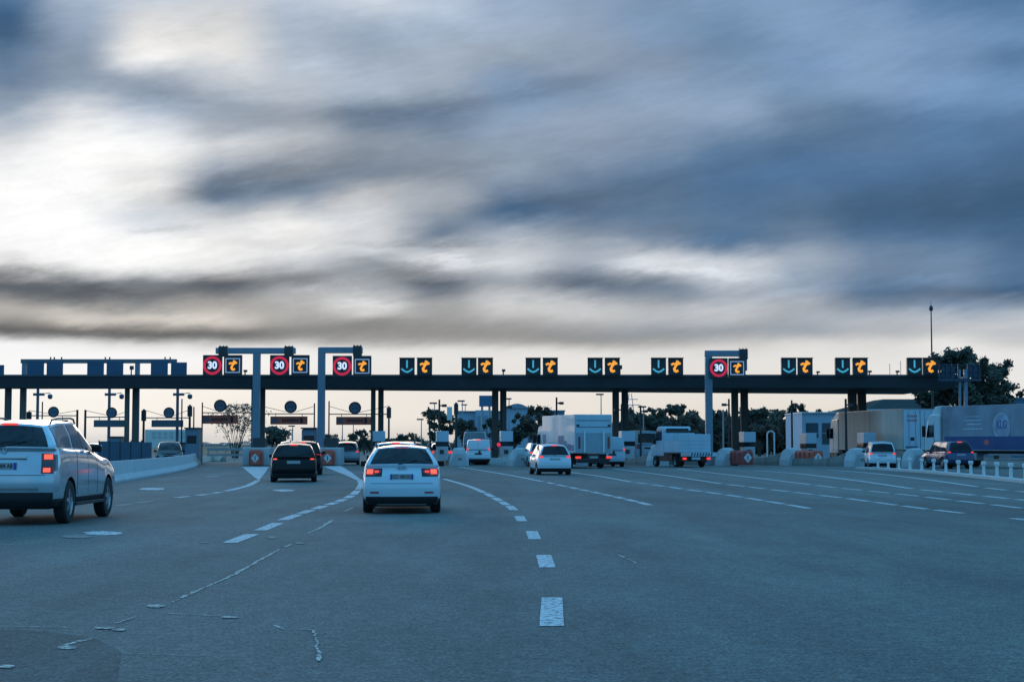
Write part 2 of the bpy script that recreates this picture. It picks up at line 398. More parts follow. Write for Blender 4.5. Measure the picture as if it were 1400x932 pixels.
def text(name, s, size, m, parent, loc, rot=(R(90), 0, 0), bold=0.0, ext=.004, sx=1.0):
    cu = bpy.data.curves.new('txt', 'FONT'); cu.body = s; cu.size = size; cu.extrude = ext; cu.offset = bold
    cu.align_x = 'CENTER'; cu.align_y = 'CENTER'
    t = bpy.data.objects.new('txt', cu); C.objects.link(t)
    dg = bpy.context.evaluated_depsgraph_get(); dg.update()
    me = bpy.data.meshes.new_from_object(t.evaluated_get(dg)); me.name = name
    bpy.data.objects.remove(t); me.materials.clear(); me.materials.append(m)
    o = bpy.data.objects.new(name, me); C.objects.link(o); o.parent = parent
    o.location = loc; o.rotation_euler = rot; o.scale = (sx, 1, 1)
    return o

# ------------------------------------------------------------------ ground, road, markings
g = MB().face([(-2500, -60, -.03), (2500, -60, -.03), (2500, 4500, -.03), (-2500, 4500, -.03)]).obj('ground', M_FIELD)
tag(g, kind='structure')
road = MB().face([(-120, -30, 0), (120, -30, 0), (120, 230, 0), (-120, 230, 0)]).obj('road', M_ASPH); tag(road, kind='structure')
far_road = MB().face([(-40, 230, 0), (30, 230, 0), (-20, 900, 0), (-60, 900, 0)]).obj('far_road', M_ASPH); tag(far_road, kind='structure')

MZ = [.004]
def smooth_pts(pts, n=6):
    out = []
    P = [pts[0]] + list(pts) + [pts[-1]]
    for i in range(1, len(P) - 2):
        for k in range(n):
            t = k / n; p0, p1, p2, p3 = P[i - 1], P[i], P[i + 1], P[i + 2]
            out.append(.5 * ((2 * p1) + (-p0 + p2) * t + (2 * p0 - 5 * p1 + 4 * p2 - p3) * t * t + (-p0 + 3 * p1 - 3 * p2 + p3) * t ** 3))
    out.append(pts[-1]); return out
def ribbon(mb, pts, w, jitter=0, w1=None):
    w1 = w if w1 is None else w1
    L = []; Rr = []
    n = len(pts)
    for i, p in enumerate(pts):
        a = pts[max(0, i - 1)]; b = pts[min(n - 1, i + 1)]
        d = (b - a); d.z = 0
        if d.length < 1e-6: continue
        d.normalize(); nn = Vector((-d.y, d.x, 0)); ww = (w + (w1 - w) * i / max(1, n - 1)) / 2
        j1 = 1 + random.uniform(-jitter, jitter); j2 = 1 + random.uniform(-jitter, jitter)
        L.append(p + nn * ww * j1); Rr.append(p - nn * ww * j2)
    for i in range(len(L) - 1):
        mb.face([L[i], Rr[i], Rr[i + 1], L[i + 1]])
def gpts(px, z=None):
    return [G(x, y, .006 if z is None else z) for x, y in px]
def line_obj(name, segs, w, m=None, jitter=.03, z=.006):
    """segs: list of pixel polylines"""
    mb = MB()
    for s in segs:
        p = gpts(s, z)
        if len(p) > 2: p = smooth_pts(p)
        else:
            p = [p[0].lerp(p[1], k / 4) for k in range(5)]
        ribbon(mb, p, w, jitter)
    o = mb.obj(name, m or M_LINE); tag(o, kind='structure'); return o
def dashes(p0, p1, n, duty=.62):
    out = []
    a, b = G(*p0), G(*p1)
    for k in range(n):
        # equal screen steps keep the dash count right; lengths come out in metres from the ground plane
        t0 = k / n; t1 = (k + duty) / n
        out.append([(p0[0] + (p1[0] - p0[0]) * t0, p0[1] + (p1[1] - p0[1]) * t0), (p0[0] + (p1[0] - p0[0]) * t1, p0[1] + (p1[1] - p0[1]) * t1)])
    return out
line_obj('lane_marking', [[(754.5, 855), (754.5, 816)], [(748.5, 775), (743, 758)], [(731.5, 736.5), (726.5, 725.5)], [(714, 712), (709.5, 705)],
                          [(703, 697), (696, 691)], [(693, 690), (686, 685.5)], [(684, 684.5), (676, 680)], [(674, 679), (664, 674)], [(662, 673.2), (640, 664), (606, 654)]], .205)
line_obj('lane_marking', [[(628, 638), (690, 648), (742, 658)], [(748, 659), (757, 661)], [(761, 662), (774, 664.5)], [(779, 665.5), (790, 668)], [(794, 668.8), (806, 671)], [(810, 672), (821, 674.2)],
                          [(824, 675), (837, 677.8)], [(841, 678.5), (852, 681)], [(856, 682), (870, 685.2)], [(873, 686), (889, 690)]], .21)
line_obj('lane_marking', [[(770, 644), (815, 650), (863, 658.3)], [(870, 659.3), (885, 661.2)], [(891, 662), (908, 664.3)], [(915, 665.2), (933, 668)], [(940, 668.8), (958, 671.3)], [(966, 672.3), (986, 675.2)],
                          [(994, 676.2), (1014, 679.2)], [(1021, 680.2), (1043, 683.8)], [(1049, 684.8), (1072, 688.5)], [(1078, 689.5), (1106, 694.5)]], .21)
line_obj('lane_marking', [[(838, 640.3), (900, 648), (986, 660.8)], [(994, 661.8), (1018, 664.5)], [(1024, 665.2), (1046, 667.8)], [(1054, 668.8), (1078, 671.5)], [(1086, 672.5), (1112, 675.5)], [(1121, 676.5), (1150, 680)],
                          [(1159, 681), (1188, 685)], [(1196, 686), (1226, 690)], [(1234, 691), (1268, 695.5)], [(1278, 696.5), (1316, 701)]], .21)
line_obj('lane_marking', [[(925, 640.5), (1000, 649), (1108, 662)], [(1116, 663), (1142, 666)], [(1150, 667), (1178, 669.7)], [(1188, 670.6), (1216, 673.6)], [(1225, 674.5), (1256, 677.8)], [(1266, 679), (1298, 682.8)],
                          [(1309, 684), (1345, 688.2)], [(1356, 689.3), (1396, 694)]], .21)
line_obj('lane_marking', [[(1032, 643), (1090, 647), (1170, 656.5), (1246, 667.5)], [(1259, 669), (1290, 672)], [(1299, 673), (1332, 676.5)], [(1345, 677.7), (1378, 681)], [(1390, 682), (1425, 686)]], .25)
line_obj('lane_marking', [[(1130, 642), (1180, 645.5), (1250, 653), (1337, 665)], [(1348, 666.5), (1376, 669.5)], [(1390, 671), (1420, 674)]], .25)
line_obj('lane_marking', [[(1384, 708), (1415, 711.5)], [(1430, 713.5), (1460, 717)]], .21)
# left: painted wedges in front of the portal feet with the lines that leave them
def poly_mark(name, px, m=None, z=.006):
    o = MB().face(gpts(px, z)).obj(name, m or M_LINE); tag(o, kind='structure'); return o
poly_mark('painted_wedge', [(331, 638), (368, 638), (360, 649), (354, 656), (348, 652)])
line_obj('lane_marking', [[(353, 656), (340, 663), (322, 668), (308, 671)], [(302, 672.2), (291, 674)], [(284, 675), (269, 677)], [(259, 677.9), (240, 680)]], .24)
line_obj('faded_lane_marking', [[(208, 684.5), (185, 687.5)], [(180, 688), (160, 691)]], .3, M_LINE2)
poly_mark('painted_wedge', [(441, 637), (466, 636.5), (480, 645), (493, 655), (490, 657), (470, 648)])
line_obj('lane_marking', [[(491, 655), (494, 661), (490, 669)], [(489, 670), (483, 675.5)], [(481, 676.8), (474, 680.5)], [(471, 682), (462, 685.3)], [(459, 686.5), (448, 689.8)], [(444, 691), (430, 695.5)], [(426, 696.8), (411, 701.5)], [(408, 702.8), (386, 710.5)]], .24)
line_obj('lane_marking', [[(380, 714.5), (356, 724.5)], [(345, 729.5), (314, 741.5)]], .24)
# pale worn scars and filled joints in the asphalt
sc = [([(382, 751), (360, 763), (320, 785), (280, 803), (246, 818)], .07), ([(245, 819), (234, 824)], .03), ([(455, 711), (440, 720), (433, 724)], .10), ([(431, 725), (420, 729)], .10),
      ([(398, 744), (388, 748)], .10), ([(482, 694), (472, 699)], .14), ([(186, 843), (160, 852)], .03), ([(128, 872), (88, 882)], .07), ([(222, 838), (300, 842)], .025),
      ([(376, 855), (392, 861), (424, 861), (432, 875), (437, 900)], .03), ([(0, 745), (55, 742)], .06), ([(845, 758), (855, 763)], .05), ([(858, 764), (870, 770)], .05), ([(0, 856), (95, 858)], .03),
      ([(160, 893), (270, 897)], .02)]
zf = .0050
for p, w in sc:
    mb = MB(); pts = gpts(p, 0)
    full = smooth_pts(pts, 14) if len(pts) > 2 else [pts[0].lerp(pts[1], k / 16) for k in range(17)]
    for k in range(1, len(full) - 1): full[k] = full[k] + Vector((random.uniform(-.012, .012), 0, 0))
    i0 = 0
    while i0 < len(full) - 2:                       # broken into short flakes
        i1 = min(len(full) - 1, i0 + random.randint(3, 9)); zf += .00004
        q = [Vector((v.x, v.y, zf)) for v in full[i0:i1 + 1]]
        ribbon(mb, q, w * random.uniform(.4, .85), .45); i0 = i1 + (1 if random.random() < .3 else 0)
    tag(mb.obj('joint_scar', M_SEAL, recalc=False), kind='structure')
def blob(name, cx, cy, rx, ry, m, n=30, z=.0082, seed=0):
    rnd = random.Random(seed); pts = []
    for k in range(n):
        t = 2 * math.pi * k / n; q = rnd.uniform(.8, 1.12)
        pts.append((cx + rx * q * math.cos(t), cy + ry * q * math.sin(t)))
    o = MB().face(gpts(pts, z)).obj(name, m); tag(o, kind='structure')
for i, (cx, cy, rx, ry, m) in enumerate([(213, 827.5, 12, 2.2, M_SEAL), (143, 857.5, 14, 1.6, M_SEAL), (163, 860, 10, 1.4, M_SEAL), (92, 884, 14, 2.6, M_SEAL), (8, 910, 14, 2.5, M_SEAL), (314, 843, 13, 1.3, M_SEAL),
                                         (436, 898, 4, 5, M_SEAL), (142, 728.5, 28, 3, M_LINE), (105, 733, 24, 2.2, M_LINE2), (208, 668, 19, 1.6, M_LINE), (290, 651, 12, 1.1, M_LINE2), (388, 670, 15, 1.5, M_LINE), (410, 655, 10, 1, M_LINE2),
                                         (410, 742, 6, 1.2, M_LINE2), (280, 741, 6, 1, M_LINE2), (372, 734, 7, 1.6, M_LINE2)]):
    blob('worn_road_mark', cx, cy, rx, ry, m, seed=i)
tag(MB().face(gpts([(-60, 857), (60, 862), (130, 872), (165, 890), (160, 932), (150, 960), (-90, 960)], .003)).obj('asphalt_patch', M_PATCH), kind='structure')

# ------------------------------------------------------------------ car builder
def pchip(ts, vs, t):
    n = len(ts)
    if t <= ts[0]: return vs[0]
    if t >= ts[-1]: return vs[-1]
    i = 0
    while t > ts[i + 1]: i += 1
    h = ts[i + 1] - ts[i]
    def dd(j): return (vs[j + 1] - vs[j]) / (ts[j + 1] - ts[j])
    def slope(j):
        if j == 0: return dd(0)
        if j == n - 1: return dd(n - 2)
        a, b = dd(j - 1), dd(j)
        return 0 if a * b <= 0 else 2 * a * b / (a + b)
    m0, m1 = slope(i), slope(i + 1); s = (t - ts[i]) / h
    return (2 * s ** 3 - 3 * s * s + 1) * vs[i] + (s ** 3 - 2 * s * s + s) * h * m0 + (-2 * s ** 3 + 3 * s * s) * vs[i + 1] + (s ** 3 - s * s) * h * m1

class Car:
    NS, NK = 72, 34
    def __init__(s, L=4.3, W=1.79, H=1.43, belt=.93, clear=.2, wr=.32, ra=.8, fa=3.4, rake=.42, beltin=.1, roof_in=.56, cowl_y=None, cowl_z=.98, ws_top=None, nose_z=.72,
                 roof_r=None, bulge=.05, tumble=.07, rlow=.0):
        s.p = dict(L=L, W=W, H=H)
        cowl_y = cowl_y or L * .76; ws_top = ws_top or L * .60; hw = W / 2
        s.L, s.W, s.H, s.wr, s.ra, s.fa, s.bulge = L, W, H, wr, ra, fa, bulge
        rt = roof_r or H - .06; top_w = hw * roof_in / .5 * .64 if False else hw * (1 - (1 - roof_in))
        zb = clear
        # stations: (low y, belt y, top y, z belt, z top, x half, x belt, x top, crown)
        q = []
        q.append((.03, beltin, rake, belt, rt, hw * .93, hw * .91, roof_in * hw * .95, .05))
        q.append((.28, beltin + .22, rake + .2, belt, rt + .02, hw * .985, hw * .935, roof_in * hw * .98, .05))
        q.append((ra, ra + .05, ra + .25, belt - .01, H - .045, hw, hw - tumble, roof_in * hw, .055))
        q.append((L * .42, L * .42, L * .42, belt - .03, H - .03, hw, hw - tumble, roof_in * hw * 1.02, .06))
        q.append((L * .55, ws_top + .1, ws_top, belt - .05, H - .06, hw, hw - tumble, roof_in * hw, .055))
        q.append((L * .72, cowl_y - .12, cowl_y, cowl_z - .08, cowl_z, hw, hw - tumble, hw * .80, .05))
        q.append((fa, fa + .1, fa + .15, cowl_z - .12, cowl_z - .07, hw * .99, hw * .93, hw * .74, .045))
        q.append((L - .25, L - .38, L - .42, nose_z + .02, nose_z + .05, hw * .95, hw * .85, hw * .6, .04))
        q.append((L - .05, L - .10, L - .14, nose_z - .06, nose_z - .03, hw * .78, hw * .68, hw * .5, .02))
        s.q = q; s.zb = zb; s.belt = belt; s.nq = len(q); s.roof_in = roof_in
    def q_at(s, i):
        if not hasattr(s, 'cache'): s.cache = {}
        k = round(i, 4)
        if k not in s.cache: s.cache[k] = [pchip(list(range(s.nq)), [r[j] for r in s.q], i) for j in range(9)]
        return s.cache[k]
    def side(s, i, k):          # i in 0..8 along the car, k in 0..7 up the section
        yl, yb, yt, zbel, zt, xh, xb, xt, cr = s.q_at(i)
        zb = s.zb; end = max(0, 1 - i) ; endf = max(0, i - 7)
        zs = [zb, zb + .13, zb + (zbel - zb) * .42, zb + (zbel - zb) * .68, zbel - .07, zbel, (zbel + zt) / 2, zt]
        xm = (xb + xt) / 2
        xs = [xh - .09, xh - .015, xh, xh - .005, xh - .03, xb, xm + min(.025, (zt - zbel) * .07), xt]
        yo = [.07, .0, -.02, .03, .06, 0, 0, 0]
        ys_ = [yl, yl, yl, yl, yl * .4 + yb * .6 if i < 1 else yl * .5 + yb * .5, yb, (yb + yt) / 2 - .02 * end, yt]
        ys_ = [y + o * end - o * endf for y, o in zip(ys_, yo)]
        ks = list(range(8))
        return Vector((pchip(ks, xs, k), pchip(ks, ys_, k), pchip(ks, zs, k)))
    def cap(s, u, k, rear=True):   # u -1..1 across, k 0..7
        p = s.side(0 if rear else 8, k); cr = s.q_at(0 if rear else 8)[8]
        b = s.bulge * (1 - abs(u) ** 2.7) * (1 if rear else -1.6)
        z = p.z + cr * (1 - u * u) * max(0, (k - 4) / 3)
        return Vector((p.x * u, p.y - b, z))
    def top(s, i, u):
        p = s.side(i, 7); cr = s.q_at(i)[8]
        b = s.bulge * (1 - abs(u) ** 2.7) * max(0, 1 - i * 1.4) - s.bulge * 1.6 * (1 - abs(u) ** 2.7) * max(0, (i - 7.3) / .7)
        ws = 0
        if 4 < i < 5: ws = .10 * (1 - u * u) * (1 - abs(i - 4.5) * 2) * .5
        return Vector((p.x * u, p.y - b + ws + (.12 * (1 - u * u) if i >= 5 and i < 7 else (.12 * (1 - u * u) * max(0, (i - 4)) if 4 < i < 5 else 0)), p.z + cr * (1 - u * u)))
    def body(s, mats, parent, dark_z=.36):
        dark_z = dark_z
        mb = MB(); NS, NK, NU = s.NS, s.NK, 14
        I = [8 * j / NS for j in range(NS + 1)]; K = [7 * j / NK for j in range(NK + 1)]; U = [-1 + 2 * j / NU for j in range(NU + 1)]
        RA = s.wr + .055; ctr = [(s.ra, s.wr + .01), (s.fa, s.wr + .01)]
        def grid(f, a, b, arch=False):

            P = [[f(x, y) for y in b] for x in a]
            vs = [p for r in P for p in r]; n = len(b)
            fs = [(r * n + c, (r + 1) * n + c, (r + 1) * n + c + 1, r * n + c + 1) for r in range(len(a) - 1) for c in range(n - 1)]
            if arch:                                   # open the wheel arches: drop what lies inside, pull the rim onto the circle
                def ins(p): return next((c for c in ctr if math.hypot(p.y - c[0], p.z - c[1]) < RA), None)
                fl = [ins(p) for p in vs]
                fs = [f4 for f4 in fs if not all(fl[q] for q in f4)]
                for qi, c in enumerate(fl):
                    if c:
                        dy, dz = vs[qi].y - c[0], vs[qi].z - c[1]; dd = math.hypot(dy, dz) or 1
                        if dd > RA * .45: vs[qi] = Vector((vs[qi].x, c[0] + dy / dd * RA, c[1] + dz / dd * RA))
            base = len(mb.v); mb.add(vs, fs)
            for fi, f4 in enumerate(fs):
                z = sum(vs[q].z for q in f4) / 4
                mb.m[-len(fs) + fi] = 1 if z < dark_z else 0
        dz0 = dark_z; dark_z = min(dark_z, s.zb + .14)
        grid(lambda i, k: s.side(i, k), I, K, True)
        grid(lambda i, k: Vector((-s.side(i, k).x, s.side(i, k).y, s.side(i, k).z)), I, K, True)
        dark_z = dz0
        grid(lambda u, k: s.cap(u, k, True), U, K)
        grid(lambda u, k: s.cap(u, k, False), U, K)
        grid(lambda i, u: s.top(i, u), I, U)
        def bot(i, u):
            p = s.side(i, 0); b = s.bulge * (1 - abs(u) ** 2.7)
            yy = p.y - (b * max(0, 1 - i * 1.4) - 1.6 * b * max(0, (i - 7.3) / .7)) if i in (0, 8) else p.y
            return Vector((p.x * u, yy, p.z))
        grid(bot, I, U)
        o = mb.obj('body', mats, parent, smooth=True, merge=True)
        # dark liners behind the wheel openings
        for y, z in ctr:
            for sx in (-1, 1):
                cb = MB(); x0, x1 = sx * (s.W / 2 - .02), sx * (s.W / 2 - .30); n = 16
                ang = [R(-12) + (math.pi + R(24)) * k / n for k in range(n + 1)]
                ring = [(y + RA * math.cos(t), z + RA * math.sin(t)) for t in ang]
                for (ya, za), (yb, zb_) in zip(ring, ring[1:]):
                    cb.face([(x0, ya, za), (x0, yb, zb_), (x1, yb, zb_), (x1, ya, za)])
                cb.face([(x1, ya, za) for ya, za in ring])
                cb.obj('wheel_liner', mats[1], o, recalc=False)
        try: o.data.set_sharp_from_angle(angle=R(38))
        except Exception: pass
        return o
    def patch(s, f, m, name, parent, a0, a1, b0, b1, n=8, k=6, off=.006, smooth=True):
        """grid patch f(a,b) lifted off the surface along its normal; b-limits may be functions of a"""
        mb = MB(); P = []
        for i in range(n + 1):
            row = []
            t = i / n; a = a0 + (a1 - a0) * t
            lo = b0(t) if callable(b0) else b0; hi = b1(t) if callable(b1) else b1
            for j in range(k + 1):
                b = lo + (hi - lo) * j / k
                p = f(a, b); e = .02
                du = f(a + e, b) - f(a - e, b); dv = f(a, b + e) - f(a, b - e)
                nn = du.cross(dv)
                if nn.length > 1e-9: nn.normalize()
                cen = Vector((0, s.L / 2, .6))
                if nn.dot(p - cen) < 0: nn = -nn
                row.append(p + nn * off)
            P.append(row)
        vs = [p for r in P for p in r]; w = k + 1
        fs = [(r * w + c, (r + 1) * w + c, (r + 1) * w + c + 1, r * w + c + 1) for r in range(n) for c in range(k)]
        mb.add(vs, fs); o = mb.obj(name, m, parent, smooth=smooth)
        return o

def wheel(parent, x, y, r, w, spokes=5, full=True):
    e = MB(); sx = 1 if x > 0 else -1
    prof = [(r * .62, -w / 2), (r * .93, -w / 2), (r, -w / 2 + .03), (r, w / 2 - .03), (r * .93, w / 2), (r * .62, w / 2)]
    e.lathe(prof, 28, 'x'); t = e.obj('wheel', M_RUB, parent, smooth=False)
    t.location = (x, y, r)
    rim = MB(); h = sx * (w / 2 - .03)
    rim.lathe([(r * .64, h + sx * .025), (r * .60, h + sx * .02), (r * .57, h - sx * .03)], 28, 'x')
    for k in range(spokes):
        a = 2 * math.pi * k / spokes
        Mx = Matrix.Rotation(a, 4, 'X')
        rim.box(h - .012, h + .012, -r * .09, r * .09, r * .08, r * .6, M=Mx)
    rim.tube((h - .015, 0, 0), (h + sx * .02, 0, 0), r * .16, n=12)
    ro = rim.obj('rim', M_ALLOY, t, smooth=False)
    d = MB().tube((h - sx * .07, 0, 0), (h - sx * .05, 0, 0), r * .62, n=20).obj('brake_disc', M_DARKM, t)
    return t

def make_car(name, label, cat, X, Y, yaw, paint, P, *, front=False, plate=None, group=None, roof_rails=False, lights='on', dark_z=.34, glass=None, tail=None, sub=True, wiper=True,
             high=True, sc=None, rimspokes=5, tailfn=None, extra=None, plate_z=None, rw=None, side_glass=None, windows=((.55, 2.32), (2.46, 3.24), (3.34, 4.55)), van=False, chrome=False):
    root = thing(name, label, cat, (X, Y, 0), yaw, group)
    c = Car(**P); gl = glass or M_GLASS; sg = side_glass or M_TGLASS
    body = c.body([paint, M_BLACK], root, dark_z)
    # glazing
    lo, hi = (5.12, 6.86) if rw is None else rw
    if not (van and rw is None):
        c.patch(lambda u, k: c.cap(u, k), gl, 'rear_window', root, -.88, .88, lo, hi, 12, 6, .007)
    c.patch(lambda i, u: c.top(i, u), gl, 'windscreen', root, 4.08, 4.93, -.93, .93, 8, 10, .006)
    for sx in (1, -1):
        for w0, w1 in windows:
            f = (lambda i, k, sx=sx: Vector((sx * c.side(i, k).x, c.side(i, k).y, c.side(i, k).z)))
            kl = 5.12
            c.patch(f, sg, 'side_window', root, w0, w1, kl, 6.84, 6, 5, .006)
        # mirror
        mp = c.side(4.35, 5.05)
        mm = MB().box(sx * (mp.x + .01), sx * (mp.x + .20), mp.y + .02, mp.y + .12, mp.z + .0, mp.z + .13)
        mo = mm.obj('wing_mirror', paint if P is SMALL else P_BLACK, root, bevel=.02, smooth=False)
        # tail lamps
        if tail is None:
            tl, th, tu = 3.15, 4.35, .66
        else: tl, th, tu = tail
        mred = M_REDON if lights == 'on' else M_RED
        fcap = (lambda u, k, sx=sx: c.cap(sx * u, k))
        flo = (lambda t: tl + .3 * max(0, 1 - t * 2.2)) if tailfn == 'wedge' else tl
        fhi = (lambda t: th - .25 * max(0, 1 - t * 2.2)) if tailfn == 'wedge' else ((lambda t: th - .25 * max(0, t - .6)) if tailfn == 'split' else th)
        lamp = c.patch(fcap, M_RED if lights == 'hot' else mred, 'tail_light', root, tu, .995, flo, fhi, 8, 5, .012)
        fs_ = (lambda i, k, sx=sx: Vector((sx * c.side(i, k).x, c.side(i, k).y, c.side(i, k).z)))
        c.patch(fs_, M_RED if lights == 'hot' else mred, 'lamp_side', lamp, .0, .42, tl + .15, th - .1, 4, 4, .012)
        if lights == 'hot':
            if tailfn == 'split':
                c.patch(fcap, M_REDHOT, 'bulb', lamp, tu + .05, .97, th - .42, th - .1, 4, 4, .018)
                c.patch(fcap, M_LENS, 'lamp_bar', lamp, tu + .01, .99, tl + .45, th - .5, 4, 4, .018)
                c.patch(fcap, M_REDHOT, 'bulb', lamp, tu + .04, .93, tl + .08, tl + .36, 4, 4, .018)
            elif tailfn == 'wedge':
                c.patch(fcap, M_REDHOT, 'bulb', lamp, tu + .22, .97, tl + .12, th - .14, 4, 4, .018)
                c.patch(fcap, M_REDON, 'bulb', lamp, tu + .06, tu + .18, tl + .25, th - .3, 4, 4, .018)
            else:
                c.patch(fcap, M_REDHOT, 'bulb', lamp, tu + .06, .97, tl + .15, th - .2, 4, 4, .018)
        # front lamps
        ff = (lambda u, k, sx=sx: c.cap(sx * u, k, False))
        c.patch(ff, M_HEAD, 'headlight', root, .62, .99, 3.9, 4.9, 4, 3, .01)
        # door handles and shut lines
        for ii in (2.75, 3.5):
            q = c.side(ii, 4.3); 
            MB().box(sx * (q.x + .004), sx * (q.x + .035), q.y - .09, q.y + .09, q.z - .015, q.z + .02).obj('door_handle', paint if not chrome else M_CHROME, root)
        for ii in (2.45, 3.3, 4.35):
            c.patch(fs_, M_BLACK, 'shut_line', root, ii - .012, ii + .012, 1.2, 5.0, 1, 12, .002)
    if high:
        c.patch(lambda u, k: c.cap(u, k), M_REDON if lights != 'off' else M_RED, 'brake_light', root, -.24, .24, 6.8, 7.0, 4, 2, .015)
    if roof_rails:
        for sx in (1, -1):
            mb = MB(); ii = [1.0, 1.25, 2, 3, 3.8, 4.0]; pts = []
            for n_, i_ in enumerate(ii):
                q = c.side(i_, 7); dz = .06 if 0 < n_ < len(ii) - 1 else .0
                pts.append(Vector((sx * q.x, q.y, q.z + .02 + dz)))
            for a, b in zip(pts, pts[1:]): mb.tube(a, b, .018, n=6)
            mb.obj('roof_rail', M_DARKM, root)
    for x in (-1, 1):
        for y in (c.ra, c.fa): wheel(root, x * (c.W / 2 - .115), y, c.wr, .22, rimspokes)
    # rear plate
    pz = plate_z or 3.3
    p = c.cap(0, pz)
    pl = MB().box(-.26, .26, p.y - .022, p.y + .02, p.z - .06, p.z + .06).obj('number_plate', M_PLATE if plate != 'dark' else M_BLACK, root)
    if plate and plate not in ('dark', 'blank'):
        text('plate_text', plate, .105, M_INK, pl, (0, p.y - .027, p.z), sx=.82)
        MB().box(-.259, -.215, p.y - .026, p.y - .02, p.z - .059, p.z + .059).obj('plate_band', M_PBLUE, pl)
        MB().box(.215, .259, p.y - .026, p.y - .02, p.z - .059, p.z + .059).obj('plate_band', M_PBLUE, pl)
    c.patch(lambda u, k: c.cap(u, k), M_BLACK, 'shut_line', root, -.84, .84, 2.42, 2.46, 10, 1, .003)
    # underside gear
    MB().box(-c.W * .38, c.W * .38, .25, c.L - .5, c.zb - .05, c.zb + .06).obj('underbody', M_BLACK, root)
    MB().tube((.45, .12, c.zb + .01), (.45, .5, c.zb + .01), .03).obj('exhaust', M_DARKM, root)
    if wiper:
        a = c.cap(-.1, 5.0); b = c.cap(.45, 5.55)
        MB().tube(a + Vector((0, -.03, 0)), b + Vector((0, -.03, 0)), .01, n=5).obj('rear_wiper', M_BLACK, root)
    if extra: extra(c, root)
    if sc: root.scale = sc
    return root

# car shapes
HATCH = dict(L=4.31, W=1.785, H=1.43, belt=1.05, clear=.2, wr=.32, ra=.82, fa=3.42, rake=.52, beltin=.14, roof_in=.69, cowl_z=1.0, cowl_y=3.2, ws_top=2.55, nose_z=.72, roof_r=1.36, bulge=.12)
SMALL = dict(L=3.9, W=1.69, H=1.50, belt=.95, clear=.2, wr=.30, ra=.65, fa=3.1, rake=.36, beltin=.1, roof_in=.68, cowl_z=1.0, cowl_y=3.0, ws_top=2.35, nose_z=.74, roof_r=1.40)
MPV = dict(L=4.45, W=1.83, H=1.60, belt=1.02, clear=.2, wr=.33, ra=.8, fa=3.5, rake=.40, beltin=.1, roof_in=.70, cowl_z=1.05, cowl_y=3.45, ws_top=2.5, nose_z=.78, roof_r=1.50)
SUV = dict(L=4.78, W=1.92, H=1.82, belt=1.33, clear=.32, wr=.38, ra=.93, fa=3.84, rake=.50, beltin=.12, roof_in=.66, cowl_z=1.22, cowl_y=3.5, ws_top=2.35, nose_z=.98, roof_r=1.71, tumble=.10, bulge=.15)
SUV2 = dict(L=4.5, W=1.83, H=1.68, belt=1.05, clear=.26, wr=.35, ra=.85, fa=3.5, rake=.32, beltin=.08, roof_in=.72, cowl_z=1.08, cowl_y=3.3, ws_top=2.6, nose_z=.85, roof_r=1.60, tumble=.06)
VAN = dict(L=4.35, W=1.83, H=1.84, belt=1.12, clear=.22, wr=.32, ra=.75, fa=3.45, rake=.12, beltin=.04, roof_in=.84, cowl_z=1.12, cowl_y=3.55, ws_top=2.95, nose_z=.82, roof_r=1.78, tumble=.05, bulge=.03)

def at(px, Y): return XD(px, Y)
# --- silver off-roader, left edge
def ml_extra(c, root):
    for sx in (1, -1): pass
    p = c.cap(0, 3.55)
    MB().box(-.42, .42, p.y - .04, p.y + .01, p.z - .02, p.z + .03).obj('tailgate_trim', M_CHROME, root, bevel=.008)
    q = c.cap(0, 4.1)
    e = MB(); e.lathe([(.055, -.012), (.062, 0), (.055, .004), (.048, 0)], 20, 'y', (0, q.y - .02, q.z + .02))
    for k in range(3):
        a = R(90 + 120 * k); e.tube((0, q.y - .02, q.z + .02), (.05 * math.cos(a), q.y - .02, q.z + .02 + .05 * math.sin(a)), .006, n=5)
    e.obj('badge', M_CHROME, root)
    c.patch(lambda u, k: c.cap(u, k), M_BLACK, 'bumper_insert', root, -.8, .8, .95, 1.45, 8, 3, .008)
    c.patch(lambda u, k: c.cap(u, k), M_CHROME, 'bumper_strip', root, -.72, .72, 1.55, 1.68, 8, 2, .014)
    for sx in (1, -1):
        f = (lambda i, k, sx=sx: Vector((sx * c.side(i, k).x, c.side(i, k).y, c.side(i, k).z)))
        c.patch(f, M_LENS, 'smoked_side_light', root, .02, .45, 2.8, 3.7, 4, 3, .018)
        # bright crease along the doors and the dark sill
        c.patch(f, M_BLACK, 'sill_trim', root, 2.45, 4.9, .1, .9, 10, 2, .006)
        MB().box(sx * (c.W / 2 - .1), sx * (c.W / 2 + .02), 1.3, 3.4, c.zb - .02, c.zb + .04).obj('side_step', M_BLACK, root, bevel=.01)
make_car('off_road_car', 'silver off-road car with lit brake lights beside the curved concrete barrier', 'car', -9.42, 29.9, 0, P_SILVER, SUV, plate='BC 004 AB', roof_rails=True, lights='hot', tail=(2.55, 3.85, .76), tailfn='split',
         dark_z=.58, extra=ml_extra, sc=(1.04, 1.0, 1.075), rimspokes=5, plate_z=3.05, chrome=True, rw=(5.1, 6.8))
